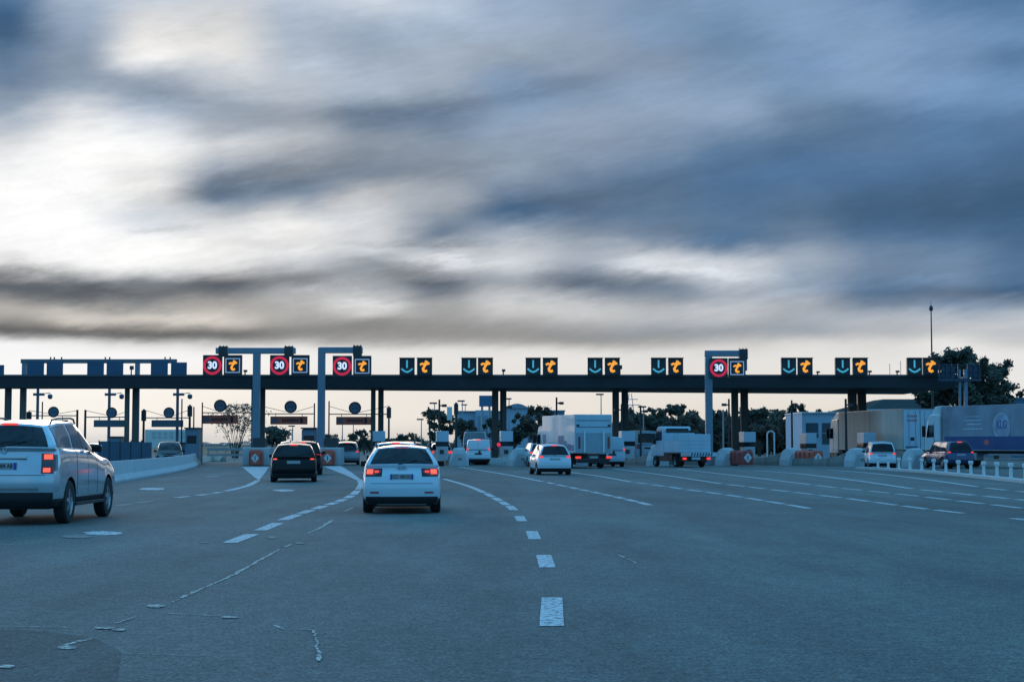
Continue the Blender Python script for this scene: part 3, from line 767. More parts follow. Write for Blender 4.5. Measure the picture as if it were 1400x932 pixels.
# --- white hatchback in the middle
def audi_extra(c, root):
    p = c.cap(0, 4.05)
    e = MB()
    for k in range(4): e.lathe([(.032, -.006), (.038, 0), (.032, .006), (.026, 0)], 14, 'y', ((k - 1.5) * .052, p.y - .02, p.z))
    e.obj('badge', M_CHROME, root)
    c.patch(lambda u, k: c.cap(u, k), M_BLACK, 'rear_diffuser', root, -.86, .86, .0, 1.2, 10, 4, .01)
    c.patch(lambda u, k: c.cap(u, k), M_GALV, 'diffuser_edge', root, -.74, .74, .0, .22, 10, 1, .016)
    for sx in (1, -1):
        f = (lambda u, k, sx=sx: c.cap(sx * u, k))
        c.patch(f, M_RED, 'reflector', root, .62, .86, 1.55, 1.68, 3, 1, .012)
        c.patch(f, M_BLACK, 'lamp_surround', root, .55, .995, lambda t: 3.12, lambda t: 4.0, 6, 4, .008)
    mb = MB(); a = c.top(0, -.9); pts = [c.top(0, -0.95 + 1.9 * k / 8) + Vector((0, -.05, .0)) for k in range(9)]
    for a, b in zip(pts, pts[1:]):
        mb.face([a, b, b + Vector((0, .16, .015)), a + Vector((0, .16, .015))]); mb.face([a + Vector((0, 0, -.03)), b + Vector((0, 0, -.03)), b, a])
    mb.obj('roof_spoiler', P_WHITE, root)
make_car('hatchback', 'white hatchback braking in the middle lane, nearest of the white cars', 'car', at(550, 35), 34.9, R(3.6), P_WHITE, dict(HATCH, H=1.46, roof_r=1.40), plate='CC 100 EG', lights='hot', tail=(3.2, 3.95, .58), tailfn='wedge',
         dark_z=.39, extra=audi_extra, roof_rails=True, plate_z=3.1, sc=(.955, 1, 1))
# --- the rest of the traffic
make_car('people_carrier', 'black people carrier with orange brake glow in the second lane from the left', 'car', at(403.5, 64), 63.6, R(7), P_BLACK, dict(MPV, H=1.52, roof_r=1.44, belt=.98), plate='blank', lights='hot', tail=(3.7, 4.8, .74))
make_car('estate_car', 'dark car with silver roof half hidden behind the black people carrier', 'car', at(416, 79), 78.5, R(6), P_BLACK, dict(SUV2, H=1.64, roof_r=1.56), lights='on', roof_rails=True, tail=(3.7, 4.6, .78))
make_car('family_car', 'silver car queueing farther ahead of the dark estate, only its roof showing', 'car', at(399, 95), 95, R(6), P_SILVER, dict(SUV2, H=1.66, roof_r=1.58), lights='on')
make_car('compact_car', 'grey compact car entering the lane beside the second portal foot', 'car', at(476.5, 118), 117, R(5), P_GREY, dict(MPV, H=1.68, W=1.78, roof_r=1.58), lights='on', tail=(3.8, 4.9, .78))
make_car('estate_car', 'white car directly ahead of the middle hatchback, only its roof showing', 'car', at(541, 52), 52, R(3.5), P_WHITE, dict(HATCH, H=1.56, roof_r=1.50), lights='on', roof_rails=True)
make_car('family_car', 'dark red-lit car peeking out beyond the roof of the white hatchback', 'car', at(557, 74), 74, R(3), P_BLACK, dict(HATCH, H=1.60, roof_r=1.53), lights='on')
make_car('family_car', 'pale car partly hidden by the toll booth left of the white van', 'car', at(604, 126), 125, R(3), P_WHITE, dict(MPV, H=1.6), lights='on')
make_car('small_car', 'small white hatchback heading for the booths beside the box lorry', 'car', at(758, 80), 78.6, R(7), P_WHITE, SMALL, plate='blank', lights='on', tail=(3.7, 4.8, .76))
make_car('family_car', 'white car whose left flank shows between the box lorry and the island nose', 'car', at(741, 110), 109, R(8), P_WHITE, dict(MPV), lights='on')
def van_extra(c, root):
    c.patch(lambda u, k: c.cap(u, k), M_BLACK, 'door_gap', root, -.006, .006, 2.3, 6.9, 1, 8, .004)
    p = c.cap(.12, 3.4); MB().box(p.x - .07, p.x + .07, p.y - .03, p.y + .01, p.z - .1, p.z + .1).obj('door_latch', M_BLACK, root)
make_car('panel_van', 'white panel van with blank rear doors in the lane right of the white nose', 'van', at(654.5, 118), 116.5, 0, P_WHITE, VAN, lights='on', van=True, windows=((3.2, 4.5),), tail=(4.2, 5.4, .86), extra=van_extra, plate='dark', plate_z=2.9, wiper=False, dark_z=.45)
make_car('panel_van', 'pale blue van squeezed between the box lorry and a toll booth', 'van', at(836, 108), 107, R(9), P_TRUCKB, dict(VAN, H=1.98, roof_r=1.93), lights='on', van=True, windows=((3.2, 4.5),), tail=(4.2, 5.4, .9), extra=van_extra, plate='dark', plate_z=2.9, wiper=False, high=False)
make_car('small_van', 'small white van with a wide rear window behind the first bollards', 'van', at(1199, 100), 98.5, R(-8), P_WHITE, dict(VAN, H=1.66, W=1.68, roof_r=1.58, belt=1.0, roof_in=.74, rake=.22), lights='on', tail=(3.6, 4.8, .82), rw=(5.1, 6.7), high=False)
make_car('off_road_car', 'dark blue off-road car with red lights behind the white bollards', 'car', at(1305, 100), 98.5, R(8), P_BLUE, dict(SUV2, W=1.8, H=1.66), lights='on', roof_rails=True, tail=(3.9, 5.0, .8))
make_car('family_car', 'dark car facing the camera behind the curved concrete barrier', 'car', at(215, 108), 112, R(191.5), P_BLACK, dict(MPV, H=1.66), lights='off')
make_car('family_car', 'pale car far off behind the silver off-road car, only its roof visible', 'car', at(127, 122), 124, R(180), P_SILVER, dict(HATCH, H=1.55), lights='off')
# tall van ahead of the white panel van
make_car('high_roof_van', 'tall pale van with roof rack ahead of the white panel van', 'van', at(649, 131), 130, 0, P_TRUCKB, dict(VAN, H=2.5, W=1.95, L=5.2, roof_r=2.42, belt=1.4, cowl_z=1.4, fa=4.3, roof_in=.86), lights='off', van=True, windows=((3.3, 4.5),), extra=lambda c, r: (
    MB().box(-.7, .7, .6, 3.2, 2.58, 2.62).box(-.7, -.65, .6, .65, 2.45, 2.6).box(.65, .7, .6, .65, 2.45, 2.6).box(-.7, -.65, 3.1, 3.15, 2.45, 2.6).box(.65, .7, 3.1, 3.15, 2.45, 2.6).obj('roof_rack', M_GALV, r)), high=False, plate='dark', wiper=False)

# ------------------------------------------------------------------ lorries
def axle_wheels(root, xs, ys, r=.5, w=.3, rim=M_GALV):
    for y in ys:
        for x in xs:
            t = MB().lathe([(r * .55, -w / 2), (r * .94, -w / 2), (r, -w / 2 + .04), (r, w / 2 - .04), (r * .94, w / 2), (r * .55, w / 2)], 22, 'x').obj('wheel', M_RUB, root)
            t.location = (x, y, r)
            sx = 1 if x > 0 else -1; h = sx * (w / 2 - .06)
            MB().lathe([(r * .56, h + sx * .04), (r * .5, h), (r * .2, h - sx * .03), (.001, h)], 18, 'x').obj('rim', rim, t)
def lorry_cab(root, y0, w=2.45, z0=.55, h=2.9, L=2.0, m=None, tall=True):
    """forward cab, rear wall at y0, front at y0+L"""
    m = m or P_TRUCKW
    poly = [(y0, z0), (y0 + L, z0), (y0 + L + .05, z0 + .5), (y0 + L, z0 + h * .42), (y0 + L - .30, z0 + h * .86), (y0 + L - .55, z0 + h), (y0 + .1, z0 + h), (y0, z0 + h * .95)]
    cab = MB().prismx(poly, -w / 2, w / 2).obj('cab', m, root, bevel=.09)
    ws = MB().face([(-w / 2 + .12, y0 + L + .01, z0 + h * .45), (w / 2 - .12, y0 + L + .01, z0 + h * .45), (w / 2 - .16, y0 + L - .27, z0 + h * .84), (-w / 2 + .16, y0 + L - .27, z0 + h * .84)]).obj('windscreen', M_GLASS, cab)
    for sx in (1, -1):
        x = sx * (w / 2 + .004)
        MB().face([(x, y0 + L - .95, z0 + h * .44), (x, y0 + L - .12, z0 + h * .44), (x, y0 + L - .34, z0 + h * .74), (x, y0 + L - .95, z0 + h * .74)]).obj('side_window', M_GLASS, cab)
        MB().box(sx * (w / 2 + .02), sx * (w / 2 + .28), y0 + L - .12, y0 + L - .02, z0 + h * .45, z0 + h * .72).obj('wing_mirror', M_BLACK, cab, bevel=.02)
        MB().box(sx * (w / 2 - .02), sx * (w / 2 + .01), y0 + L - 1.0, y0 + L - .97, z0 + .2, z0 + h * .8).obj('door_gap', M_BLACK, cab)
        MB().box(sx * (w / 2 - .35), sx * (w / 2 - .02), y0 + L + .02, y0 + L + .07, z0 - .05, z0 + .18).obj('headlight', M_HEAD, cab)
    MB().box(-w / 2 + .02, w / 2 - .02, y0 + L * .2, y0 + L + .09, z0 - .3, z0 + .2).obj('front_bumper', M_DARKM, root, bevel=.04)
    MB().box(-w / 2, w / 2, y0 + .15, y0 + 1.4, z0 - .02, z0 + .35).obj('wheel_guard', M_BLACK, root)
    return cab

# box lorry, rigid
Yt = 100.0
bl = thing('box_lorry', 'pale box lorry with folded tail lift beside the small white hatchback', 'lorry', (at(811, Yt), Yt - .3, 0), R(15.5))
W2 = 1.22
MB().box(-W2, W2, 0, 7.0, .95, 3.34).obj('cargo_box', [P_TRUCKW], bl, bevel=.02)
MB().box(-W2 + .05, W2 - .05, -.035, -.004, 1.0, 3.28).obj('rear_door', P_TRUCKB, bl)
tl = MB().box(-W2 + .1, W2 - .1, -.11, -.04, .98, 2.2).obj('tail_lift', mat('tail_lift_alu', (.26, .34, .40), .5, noise=.15, streak=True), bl)
for x in (-.62, .62): MB().box(x - .05, x + .05, -.17, -.115, 1.0, 2.35).obj('lift_rail', M_HEAD, tl)
for x in (-.95, .95): MB().box(x - .06, x + .06, -.14, -.112, 1.25, 1.95).obj('warning_stripe', mat('red_stripe', (.25, .04, .03), .5), tl)
for sx in (1, -1):
    MB().box(sx * 1.0 - .17, sx * 1.0 + .17, -.08, 0, .62, .76).obj('tail_light', M_REDON, bl)
    MB().box(sx * (W2 + .002), sx * (W2 + .03), 0, 7, .95, 1.02).obj('side_rail', M_GALV, bl)
MB().box(-W2 + .1, W2 - .1, -.05, .06, .52, .62).box(-W2 + .15, W2 - .15, .1, .2, .35, .55).obj('rear_bumper', M_DARKM, bl)
MB().box(-.26, .26, -.07, -.05, .64, .76).obj('number_plate', M_PLATE, bl)
MB().box(-.4, .4, 0, 8.6, .6, .92).obj('chassis', M_DARKM, bl)
MB().box(-1.1, 1.1, 2.4, 6.9, .42, .90).obj('side_guard', M_BLACK, bl)
for sx in (-1, 1): MB().box(sx * 1.0 - .22, sx * 1.0 + .22, 1.1, 1.14, .25, .9).obj('mudflap', M_BLACK, bl)
for z_ in (2.55, 2.95): MB().box(-1.1, 1.1, -.05, -.037, z_, z_ + .03).obj('door_seam', M_DARKM, bl)
for sx in (-1, 1): MB().box(sx * 1.02 - .1, sx * 1.02 + .1, -.05, -.037, 2.6, 2.72).obj('hinge', M_DARKM, bl)
# printed band along the flank: pale sky above a blue skyline of plain blocks
def skyline(parent, sx, x, y0, y1, z0, z1):
    mb = MB(); rnd = random.Random(4); y = y0
    while y < y1:
        w = rnd.uniform(.5, 1.3); hh = z0 + (z1 - z0) * rnd.uniform(.25, 1)
        mb.box(min(x, x + sx * .006), max(x, x + sx * .006), y, min(y + w, y1), z0, hh); y += w
    mb.obj('printed_band', mat('printed_blue', (.08, .17, .26), .45, noise=.3, nscale=1.2), parent)
skyline(bl, -1, -W2 - .004, .15, 6.85, 1.1, 2.2)
lorry_cab(bl, 7.1, 2.2, .6, 2.1, 1.7)
axle_wheels(bl, (-1.02, 1.02), (1.7, 8.2), .42, .26)

# dropside tipper truck
Yp = 105.0
pk = thing('dropside_truck', 'light blue dropside truck with striped rear bar beside the tall portal pole', 'truck', (at(950, Yp), Yp - .2, 0), R(18))
MB().box(-1.1, 1.1, 0, .06, .98, 2.16).obj('tailboard', P_TRUCKB, pk, bevel=.015)
MB().box(-1.1, -1.05, .06, 2.5, .98, 1.7).box(1.05, 1.1, .06, 2.5, .98, 1.7).box(-1.1, 1.1, 2.5, 2.56, .98, 2.25).obj('side_boards', P_TRUCKB, pk)
MB().box(-1.1, 1.1, 0, 2.56, .88, .97).obj('bed_floor', M_DARKM, pk)
for z in (1.25, 1.5, 1.75): MB().box(-1.08, 1.08, -.02, -.003, z, z + .03).obj('board_rib', P_TRUCKW, pk)
lb = MB().box(-1.05, 1.45, -.16, -.06, .72, .97).obj('rear_bar', P_TRUCKB, pk)
for k in range(8):
    x = -.4 + k * .2; MB().face([(x, -.165, .75), (x + .1, -.165, .75), (x + .18, -.165, .93), (x + .08, -.165, .93)]).obj('chevron', M_INK, lb)
MB().box(-1.0, -.5, -.17, -.163, .78, .93).obj('warning_plate', mat('pink_plate', (.55, .40, .38), .5), lb)
for sx in (-.78, .92): MB().box(sx - .12, sx + .12, -.1, 0, .5, .64).obj('tail_light', M_REDON, pk)
MB().box(-.3, .3, -.12, -.1, .5, .66).obj('number_plate', P_TRUCKB, pk)
MB().box(-.4, .4, .1, 4.4, .5, .85).obj('chassis', M_DARKM, pk)
MB().box(-.98, .98, 1.5, 3.7, .38, .86).box(-.95, .95, .12, .55, .42, .86).obj('underbody', M_BLACK, pk)
MB().box(-.9, .9, 2.60, 2.64, 2.1, 2.42).obj('head_rack', M_DARKM, pk)
for sx in (-1, 1): MB().box(sx * .9 - .2, sx * .9 + .2, .62, .66, .3, .86).obj('mudflap', M_BLACK, pk)
cab = MB().prismx([(2.85, .7), (5.0, .7), (5.1, 1.3), (4.5, 1.55), (4.05, 2.5), (3.8, 2.68), (2.95, 2.68), (2.85, 2.55)], -1.0, 1.0).obj('cab', P_TRUCKB, pk, bevel=.07)
MB().box(-.8, .8, 2.835, 2.848, 2.10, 2.55).obj('rear_window', M_GLASS, cab)
for sx in (1, -1):
    x = sx * 1.004
    MB().face([(x, 3.1, 1.75), (x, 4.3, 1.75), (x, 4.0, 2.45), (x, 3.1, 2.45)]).obj('side_window', M_GLASS, cab)
    MB().box(sx * 1.02, sx * 1.24, 4.1, 4.2, 1.5, 1.85).obj('wing_mirror', M_BLACK, cab)
axle_wheels(pk, (-.9, .9), (1.0, 4.3), .36, .22)
# van cab seen farther up the same lane
pk2 = make_car('panel_van', 'pale van farther up the lane, left of the dropside truck cab', 'van', at(884, 124), 123, R(15), P_TRUCKB, dict(VAN, H=2.55, W=1.95, L=5.2, roof_r=2.48, belt=1.5, cowl_z=1.4, fa=4.3, roof_in=.84), lights='off', van=True, windows=((3.3, 4.5),), rw=(5.3, 6.6), high=False, plate='dark', wiper=False)

# articulated lorry with pale rear doors
def artic(name, label, X, Y, yaw, side_m, rear_m, cab_m, L=13.6, group=None, roof=4.0, zf=1.15, cabL=2.1):
    t = thing(name, label, 'lorry', (X, Y, 0), yaw, group)
    w = 1.25
    side = MB(); side.box(-w, w, .06, L, zf, roof); so = side.obj('trailer_body', side_m, t)
    for z0, z1 in ((zf - .06, zf), (roof, roof + .05)):
        MB().box(-w - .01, w + .01, 0, L, z0, z1).obj('trailer_rail', M_GALV, t)
    for sx in (-1, 1):
        d = MB().box(min(sx * .03, sx * (w - .02)), max(sx * .03, sx * (w - .02)), -.01, .05, zf - .02, roof - .03).obj('rear_door', rear_m, t)
        for x in (.35, .85): MB().tube((sx * x, -.03, zf + .05), (sx * x, -.03, roof - .1), .018, n=6).obj('lock_bar', M_GALV, d)
        MB().box(sx * 1.0 - .18, sx * 1.0 + .18, -.02, .05, .78, .95).obj('tail_light', M_RED, t)
        MB().box(sx * w - .02, sx * w + .02, .1, 3.6, .45, 1.05).obj('side_guard', M_GALV, t)
        MB().box(sx * (w - .02), sx * w, 5.4, 9.0, .45, .55).box(sx * (w - .02), sx * w, 5.4, 9.0, .8, .9).obj('side_guard', M_GALV, t)
        for y in [L * k / 4 for k in range(1, 4)]:
            MB().box(sx * (w + .001), sx * (w + .012), y - .03, y + .03, zf, roof).obj('curtain_post', side_m, t)
    MB().box(-w + .05, w - .05, 0, .08, .72, 1.0).obj('rear_bumper', M_DARKM, t)
    MB().box(-.5, .5, .3, L + 2.5, .85, 1.08).obj('chassis', M_DARKM, t)
    axle_wheels(t, (-1.05, 1.05), (2.2, 3.5, 4.8), .5, .32)
    lorry_cab(t, L + .3, 2.45, .75, 2.75, cabL, cab_m)
    MB().prismx([(L + .35, 3.45), (L + cabL - .2, 3.45), (L + 1.0, 4.0), (L + .35, 4.05)], -1.1, 1.1).obj('wind_deflector', cab_m, t, bevel=.05)
    axle_wheels(t, (-1.05, 1.05), (L + .2 - .6, L + 1.8), .5, .32)
    return t
M_CURT = mat('grey_brown_curtain', (.50, .47, .42), .6, noise=.5, nscale=.35, streak=True)
M_BDOOR = mat('pale_blue_door', (.42, .52, .60), .4, noise=.08, streak=True)
ta = artic('articulated_lorry', 'articulated lorry with brown curtain sides and pale blue rear doors', at(1256, 116), 115.5, R(8), M_CURT, M_BDOOR, P_TRUCKW)
mb = MB()
for z_ in (3.42, 3.12):
    for k in range(6): mb.box(-.98 + k * .13, -.90 + k * .13, -.014, -.011, z_, z_ + .17)
mb.obj('door_print', mat('door_red', (.35, .10, .10), .5), ta)
MB().box(-.75, -.45, -.014, -.011, 1.75, 2.0).obj('door_sticker', M_INK, ta)
MB().box(-1.1, -.2, -.014, -.011, 1.22, 1.36).obj('door_sticker', M_BLUEP, ta)

# blue and grey curtain lorry at the right edge: two-tone flank with a round emblem
M_FLANK = mat('grey_lilac_curtain', (.25, .26, .31), .6, noise=.5, nscale=.4)
M_FLANKB = mat('navy_curtain', (.02, .06, .18), .5, noise=.2, nscale=.7)
yawc = R(22)
cl = Vector((at(1289, 107), 107.0, 0))          # front left top corner of the trailer
fw = Vector((-math.sin(yawc), math.cos(yawc), 0)); rt = Vector((math.cos(yawc), math.sin(yawc), 0))
org = cl - fw * 13.6 + rt * 1.25
tcx = artic('articulated_lorry', 'curtain-sided lorry in grey and navy with round emblem at the right edge', org.x, org.y, yawc, M_FLANK, M_BDOOR, P_TRUCKW, roof=3.95, cabL=1.65)
xs_ = -1.268
MB().box(xs_ - .004, xs_, 0.05, 13.4, 1.16, 2.0).obj('navy_band', M_FLANKB, tcx)
M_PALE = mat('pale_print', (.50, .52, .58), .6, noise=.35, nscale=2)
e = MB().lathe([(.84, -.008), (.84, 0), (.76, 0), (.76, -.008)], 30, 'x', (xs_, 7.6, 2.65)).obj('emblem_ring', M_PALE, tcx)
MB().tube((xs_ - .003, 7.6, 2.65), (xs_ + .0, 7.6, 2.65), .76, n=30).obj('emblem_disc', mat('emblem_blue', (.34, .36, .46), .6, noise=.35, nscale=1.5), tcx)
text('emblem_text', 'KLG', .72, mat('emblem_ink', (.09, .13, .27), .5), tcx, (xs_ - .012, 7.6, 2.72), rot=(R(90), 0, R(-90)), bold=.02, sx=.75)
mb = MB()
for (ya, yb, za, zb_) in ((9.6, 11.0, 2.75, 2.82), (9.5, 11.3, 3.0, 3.06), (9.7, 11.2, 3.25, 3.3), (9.4, 11.5, 2.45, 2.52)):
    mb.box(xs_ - .006, xs_, ya, yb, za, zb_)
mb.obj('printed_lines', M_PALE, tcx)
mb = MB()
for k in range(10):
    a = R(36 * k); r_ = .32 if k % 2 == 0 else .2
    b = R(36 * (k + 1)); r2 = .32 if (k + 1) % 2 == 0 else .2
    mb.face([(xs_ - .01, 9.1, 1.62), (xs_ - .01, 9.1 + r_ * math.cos(a), 1.62 + r_ * .7 * math.sin(a)), (xs_ - .01, 9.1 + r2 * math.cos(b), 1.62 + r2 * .7 * math.sin(b))])
mb.obj('orange_mark', mat('orange_print', (.75, .12, .06), .5), tcx)
MB().box(-1.22, -.6, 10.2, 10.9, .45, .95).obj('fuel_tank', M_GALV, tcx, bevel=.05)

# ------------------------------------------------------------------ toll plaza: canopy, columns, signs
YC = 120.0
ztop = ZD(512.5, YC); zbot = ztop - .95
pts = []
def back_Y(px): return 122.6 + max(0, (px - 200)) / 1100 * 13.5
cols = [(-400, 0), (-100, 0), (200, 0), (450, 0), (700, 0), (950, 0), (1200, 0), (1308, 0)]
can = thing('canopy', 'long dark flat canopy spanning every toll lane on paired columns', 'canopy', (0, YC, 0))
mb = MB()
front = [XD(p, YC) for p, _ in cols]
back = [back_Y(p) - YC for p, _ in cols]
for k in range(len(cols) - 1):
    x0, x1, b0, b1 = front[k], front[k + 1], back[k], back[k + 1]
    zt = ztop
    vs = [(x0, 0, zbot), (x1, 0, zbot), (x1, b1, zbot), (x0, b0, zbot), (x0, 0, zt), (x1, 0, zt), (x1, b1, zt), (x0, b0, zt)]
    fs = [(0, 1, 5, 4), (3, 2, 1, 0), (4, 5, 6, 7), (2, 3, 7, 6)]
    if k == 0: fs.append((3, 0, 4, 7))
    if k == len(cols) - 2: fs.append((1, 2, 6, 5))
    mb.add(vs, fs)
mb.obj('roof_slab', M_CAN, can, merge=True)
MB().box(front[0], front[-1], -.06, -.003, ztop - .10, ztop + .03).obj('fascia_trim', mat('fascia_trim', (.055, .065, .075), .5), can)
MB().box(front[0], front[-1], -.05, -.003, zbot + .0, zbot + .07).obj('fascia_trim', M_CAN, can)
zu = zbot
for px, w, Yc in [(-40, .45, 121.5), (10, .42, 121.5), (30, .36, 121.3), (173, .32, 121.4), (184.5, .42, 121.8), (346, .3, 122.5), (358, .42, 123), (510, .34, 123), (520.5, .40, 123.5), (677, .5, 124), (688, .5, 124.6),
                  (842, .5, 125), (854.5, .5, 125.6), (1005, .5, 126), (1018, .55, 126.6), (1166, .62, 127), (1179, .6, 127.6)]:
    x = XD(px, Yc)
    o = MB().box(x - w / 2, x + w / 2, Yc - YC - w / 2, Yc - YC + w / 2, 0, zu + .02).obj('column', M_COL, can, bevel=.02)
# joints of the slab seen as small fittings
def fitting(px, y0, h=.5):
    t = thing('roof_camera', 'small dark camera on the canopy edge ' + {503: 'right of the third speed sign', 688: 'between the second and third arrow signs', 848: 'beside the fourth arrow sign', 178: 'behind the gap of the blue panels', 1119: 'right of the portal with the frame', 1190: 'right of the sixth arrow sign', 1228: 'left of the last arrow sign', 334: 'left of the first portal pole'}[px], 'camera', (XD(px, YC + .4), YC + .4, ztop), 0, 'cameras on the canopy roof')
    MB().tube((0, 0, 0), (0, 0, h * .7), .05).obj('stand', M_DARKM, t)
    MB().box(-.10, .16, -.12, .12, h * .6, h).obj('camera_head', M_DARKM, t)
for px, h in ((503, .4), (688, .45), (848, .75), (178, .7), (1119, .3), (1190, .35), (1228, .35), (334, .4)): fitting(px, 512, h)
for i, (px, h) in enumerate(((1218, .9), (1233, 1.1))):
    tag(MB().tube((XD(px, 121), 121, ztop), (XD(px, 121), 121, ztop + h), .02).obj('antenna', M_DARKM), 'thin short antenna on the canopy ' + ('nearest the sixth arrow sign' if i == 0 else 'just left of the last arrow sign'), 'antenna')

M_LED = mat('sign_face', (.012, .018, .024), .4)
M_RING = mat('led_red', (.3, .01, .03), .5, emit=(.46, .012, .04), es=1.0)
M_WLED = mat('led_white', (.5, .5, .6), .5, emit=(.60, .68, .85), es=1.0)
M_FLED = mat('led_frame', (.2, .25, .35), .5, emit=(.14, .22, .34), es=1.0)
M_OLED = mat('led_orange', (.5, .2, .02), .5, emit=(.80, .32, .035), es=1.05)
M_CLED = mat('led_cyan', (.05, .3, .4), .5, emit=(.045, .28, .36), es=1.0)
def thick(mb, pts, w, y=-.03, m=0):
    for a, b in zip(pts, pts[1:]):
        a = Vector((a[0], 0, a[1])); b = Vector((b[0], 0, b[1])); d = (b - a).normalized(); n = Vector((-d.z, 0, d.x)) * w / 2; e = d * w * .2
        q = [a + n - e, b + n + e, b - n + e, a - n - e]
        mb.add([(p.x, y, p.z) for p in q] + [(p.x, y + .02, p.z) for p in q], [(0, 1, 2, 3), (7, 6, 5, 4), (0, 4, 5, 1), (1, 5, 6, 2), (2, 6, 7, 3), (3, 7, 4, 0)], m)
def t_glyph(parent, cx, cz, s, y):
    mb = MB()
    P = lambda x, z: (cx + x * s, cz + z * s)
    thick(mb, [P(.14, .46), P(.04, .12), P(-.12, -.18), P(-.08, -.34), P(.04, -.40), P(.18, -.34)], .2 * s, y)
    thick(mb, [P(-.34, .16), P(-.20, .24), P(.10, .18), P(.38, .26)], .17 * s, y - .004)
    thick(mb, [P(.22, .36), P(.36, .24)], .16 * s, y - .008)
    mb.obj('t_symbol', M_OLED, parent)
def speed_sign(cx, cz, Y, label, w=1.36, h=1.5, off=1.50):
    t = thing('speed_sign', label, 'sign', (cx, Y, cz), 0, 'lit speed and toll tag signs on the portals')
    a = MB().box(-w / 2, w / 2, 0, .3, -h / 2, h / 2).obj('speed_panel', M_LED, t, bevel=.03)
    MB().lathe([(.66, -.03), (.66, -.005), (.48, -.005), (.48, -.03), (.66, -.03)], 36, 'y').obj('red_ring', M_RING, a)
    text('speed_digits', '30', .70, M_WLED, a, (0, -.03, -.0), bold=.028, ext=.01, sx=.95)
    b = MB().box(off - w / 2 + .04, off + w / 2 - .04, 0, .3, -h / 2, h / 2).obj('tag_panel', M_LED, t, bevel=.03)
    f = MB(); k = .52; q = .07
    f.box(off - k, off + k, -.03, -.005, k - q, k).box(off - k, off + k, -.03, -.005, -k, -k + q).box(off - k, off - k + q, -.03, -.005, -k + q, k - q).box(off + k - q, off + k, -.03, -.005, -k + q, k - q)
    f.obj('light_frame', M_FLED, b)
    t_glyph(b, off, 0, .74, -.03)
    return t
def arrow_sign(cx, cz, Y, label, w=1.12, h=1.22, off=1.26):
    t = thing('arrow_sign', label, 'sign', (cx, Y, cz), 0, 'lit arrow and toll tag signs on the canopy')
    a = MB().box(-w / 2, w / 2, 0, .3, -h / 2, h / 2).box(-w / 2 - .03, w / 2 + .03, -.22, .02, h / 2, h / 2 + .04).obj('arrow_panel', M_LED, t)
    mb = MB(); thick(mb, [(0, .45), (0, -.08)], .12); thick(mb, [(-.40, -.18), (-.2, -.34), (0, -.42), (.2, -.34), (.40, -.18)], .12, -.034)
    mb.obj('down_arrow', M_CLED, a)
    b = MB().box(off - w / 2, off + w / 2, 0, .3, -h / 2, h / 2).box(off - w / 2 - .03, off + w / 2 + .03, -.22, .02, h / 2, h / 2 + .04).obj('tag_panel', M_LED, t)
    t_glyph(b, off, -.01, .90, -.03)
    return t
names = ['first', 'second', 'third', 'fourth', 'fifth', 'sixth', 'seventh']
labs = ['leftmost arrow and orange t sign, right of the short-armed portal', 'second arrow and orange t sign from the left, above the white van', 'third arrow and orange t sign from the left, above the island by the lorry',
        'fourth arrow and orange t sign from the left, above the box lorry', 'fifth arrow and orange t sign, nearest left of the right-hand portal', 'dimmer arrow and orange t sign next right of the right-hand portal',
        'bright arrow and orange t sign above the brown curtain-sided lorry', 'last arrow and orange t sign at the canopy end below the mast']
YS = YC - .4
for (px, pxb), lb_ in zip(((556, 580), (641, 663.5), (729, 752.5), (814, 837.5), (901, 924.5), (1079.5, 1102), (1153.5, 1177.5), (1252, 1274)), labs):
    x = XD(px, YS); z0 = ztop - .02 + .64
    arrow_sign(x, z0, YS, lb_, off=XD(pxb, YS) - x)
# portals
def portal(px, base_Y, arm, signs, label, foot=True, z_arm=8.15, pole_w=.5):
    X = XD(px, base_Y)
    t = thing('sign_portal', label, 'portal', (X, base_Y, 0), 0, 'steel portals carrying the speed signs')
    MB().box(-pole_w / 2, pole_w / 2, -pole_w / 2, pole_w / 2, 0, z_arm + .18).obj('pole', M_STEEL, t, bevel=.03)
    a0, a1 = XD(arm[0], base_Y) - X, XD(arm[1], base_Y) - X
    MB().box(a0, a1, -.26, .24, z_arm - .22, z_arm + .2).obj('cross_arm', M_STEEL, t, bevel=.02)
    for s_ in signs:
        sxx = XD(s_, base_Y) - X
        MB().box(sxx - .3, sxx + .3, -.32, .35, z_arm - .42, z_arm + .3).obj('sign_bracket', M_DARKM, t)
        for dx in (-.22, 0, .2): MB().tube((sxx + dx, 0, z_arm + .28), (sxx + dx * 1.2, 0, z_arm + .38), .035, n=5).obj('bracket_fitting', M_DARKM, t)
    return t
YP = 115.0
zs_ = ZD(499.5, YP - .6)
portal(350, YP, (294, 403), (304, 394), 'two-armed steel portal with the two leftmost speed signs', z_arm=ZD(479.3, YP))
portal(439, YP, (436, 495), (488,), 'one-armed steel portal left of the leftmost arrow sign', z_arm=ZD(478.5, YP))
portal(969.5, YP, (964, 1022), (1017,), 'one-armed steel portal standing behind the dropside truck', z_arm=ZD(483, YP))
YSG = YP - .65
for px, pb, yy, lab in ((289, 317, 499.5, 'leftmost red-ringed 30 sign with orange t panel'), (381, 409.5, 499.5, 'red-ringed 30 sign and t panel just right of the two-armed portal pole'),
                        (467, 494.5, 500.5, 'red-ringed 30 sign and t panel on the short-armed portal'), (983.5, 1010, 503, 'red-ringed 30 sign and t panel beside the right-hand portal pole')):
    x = XD(px, YSG); sp = speed_sign(x, ZD(yy, YSG), YSG, lab, off=XD(pb, YSG) - x)
    if px > 900: sp.scale = (.95, 1, .95)
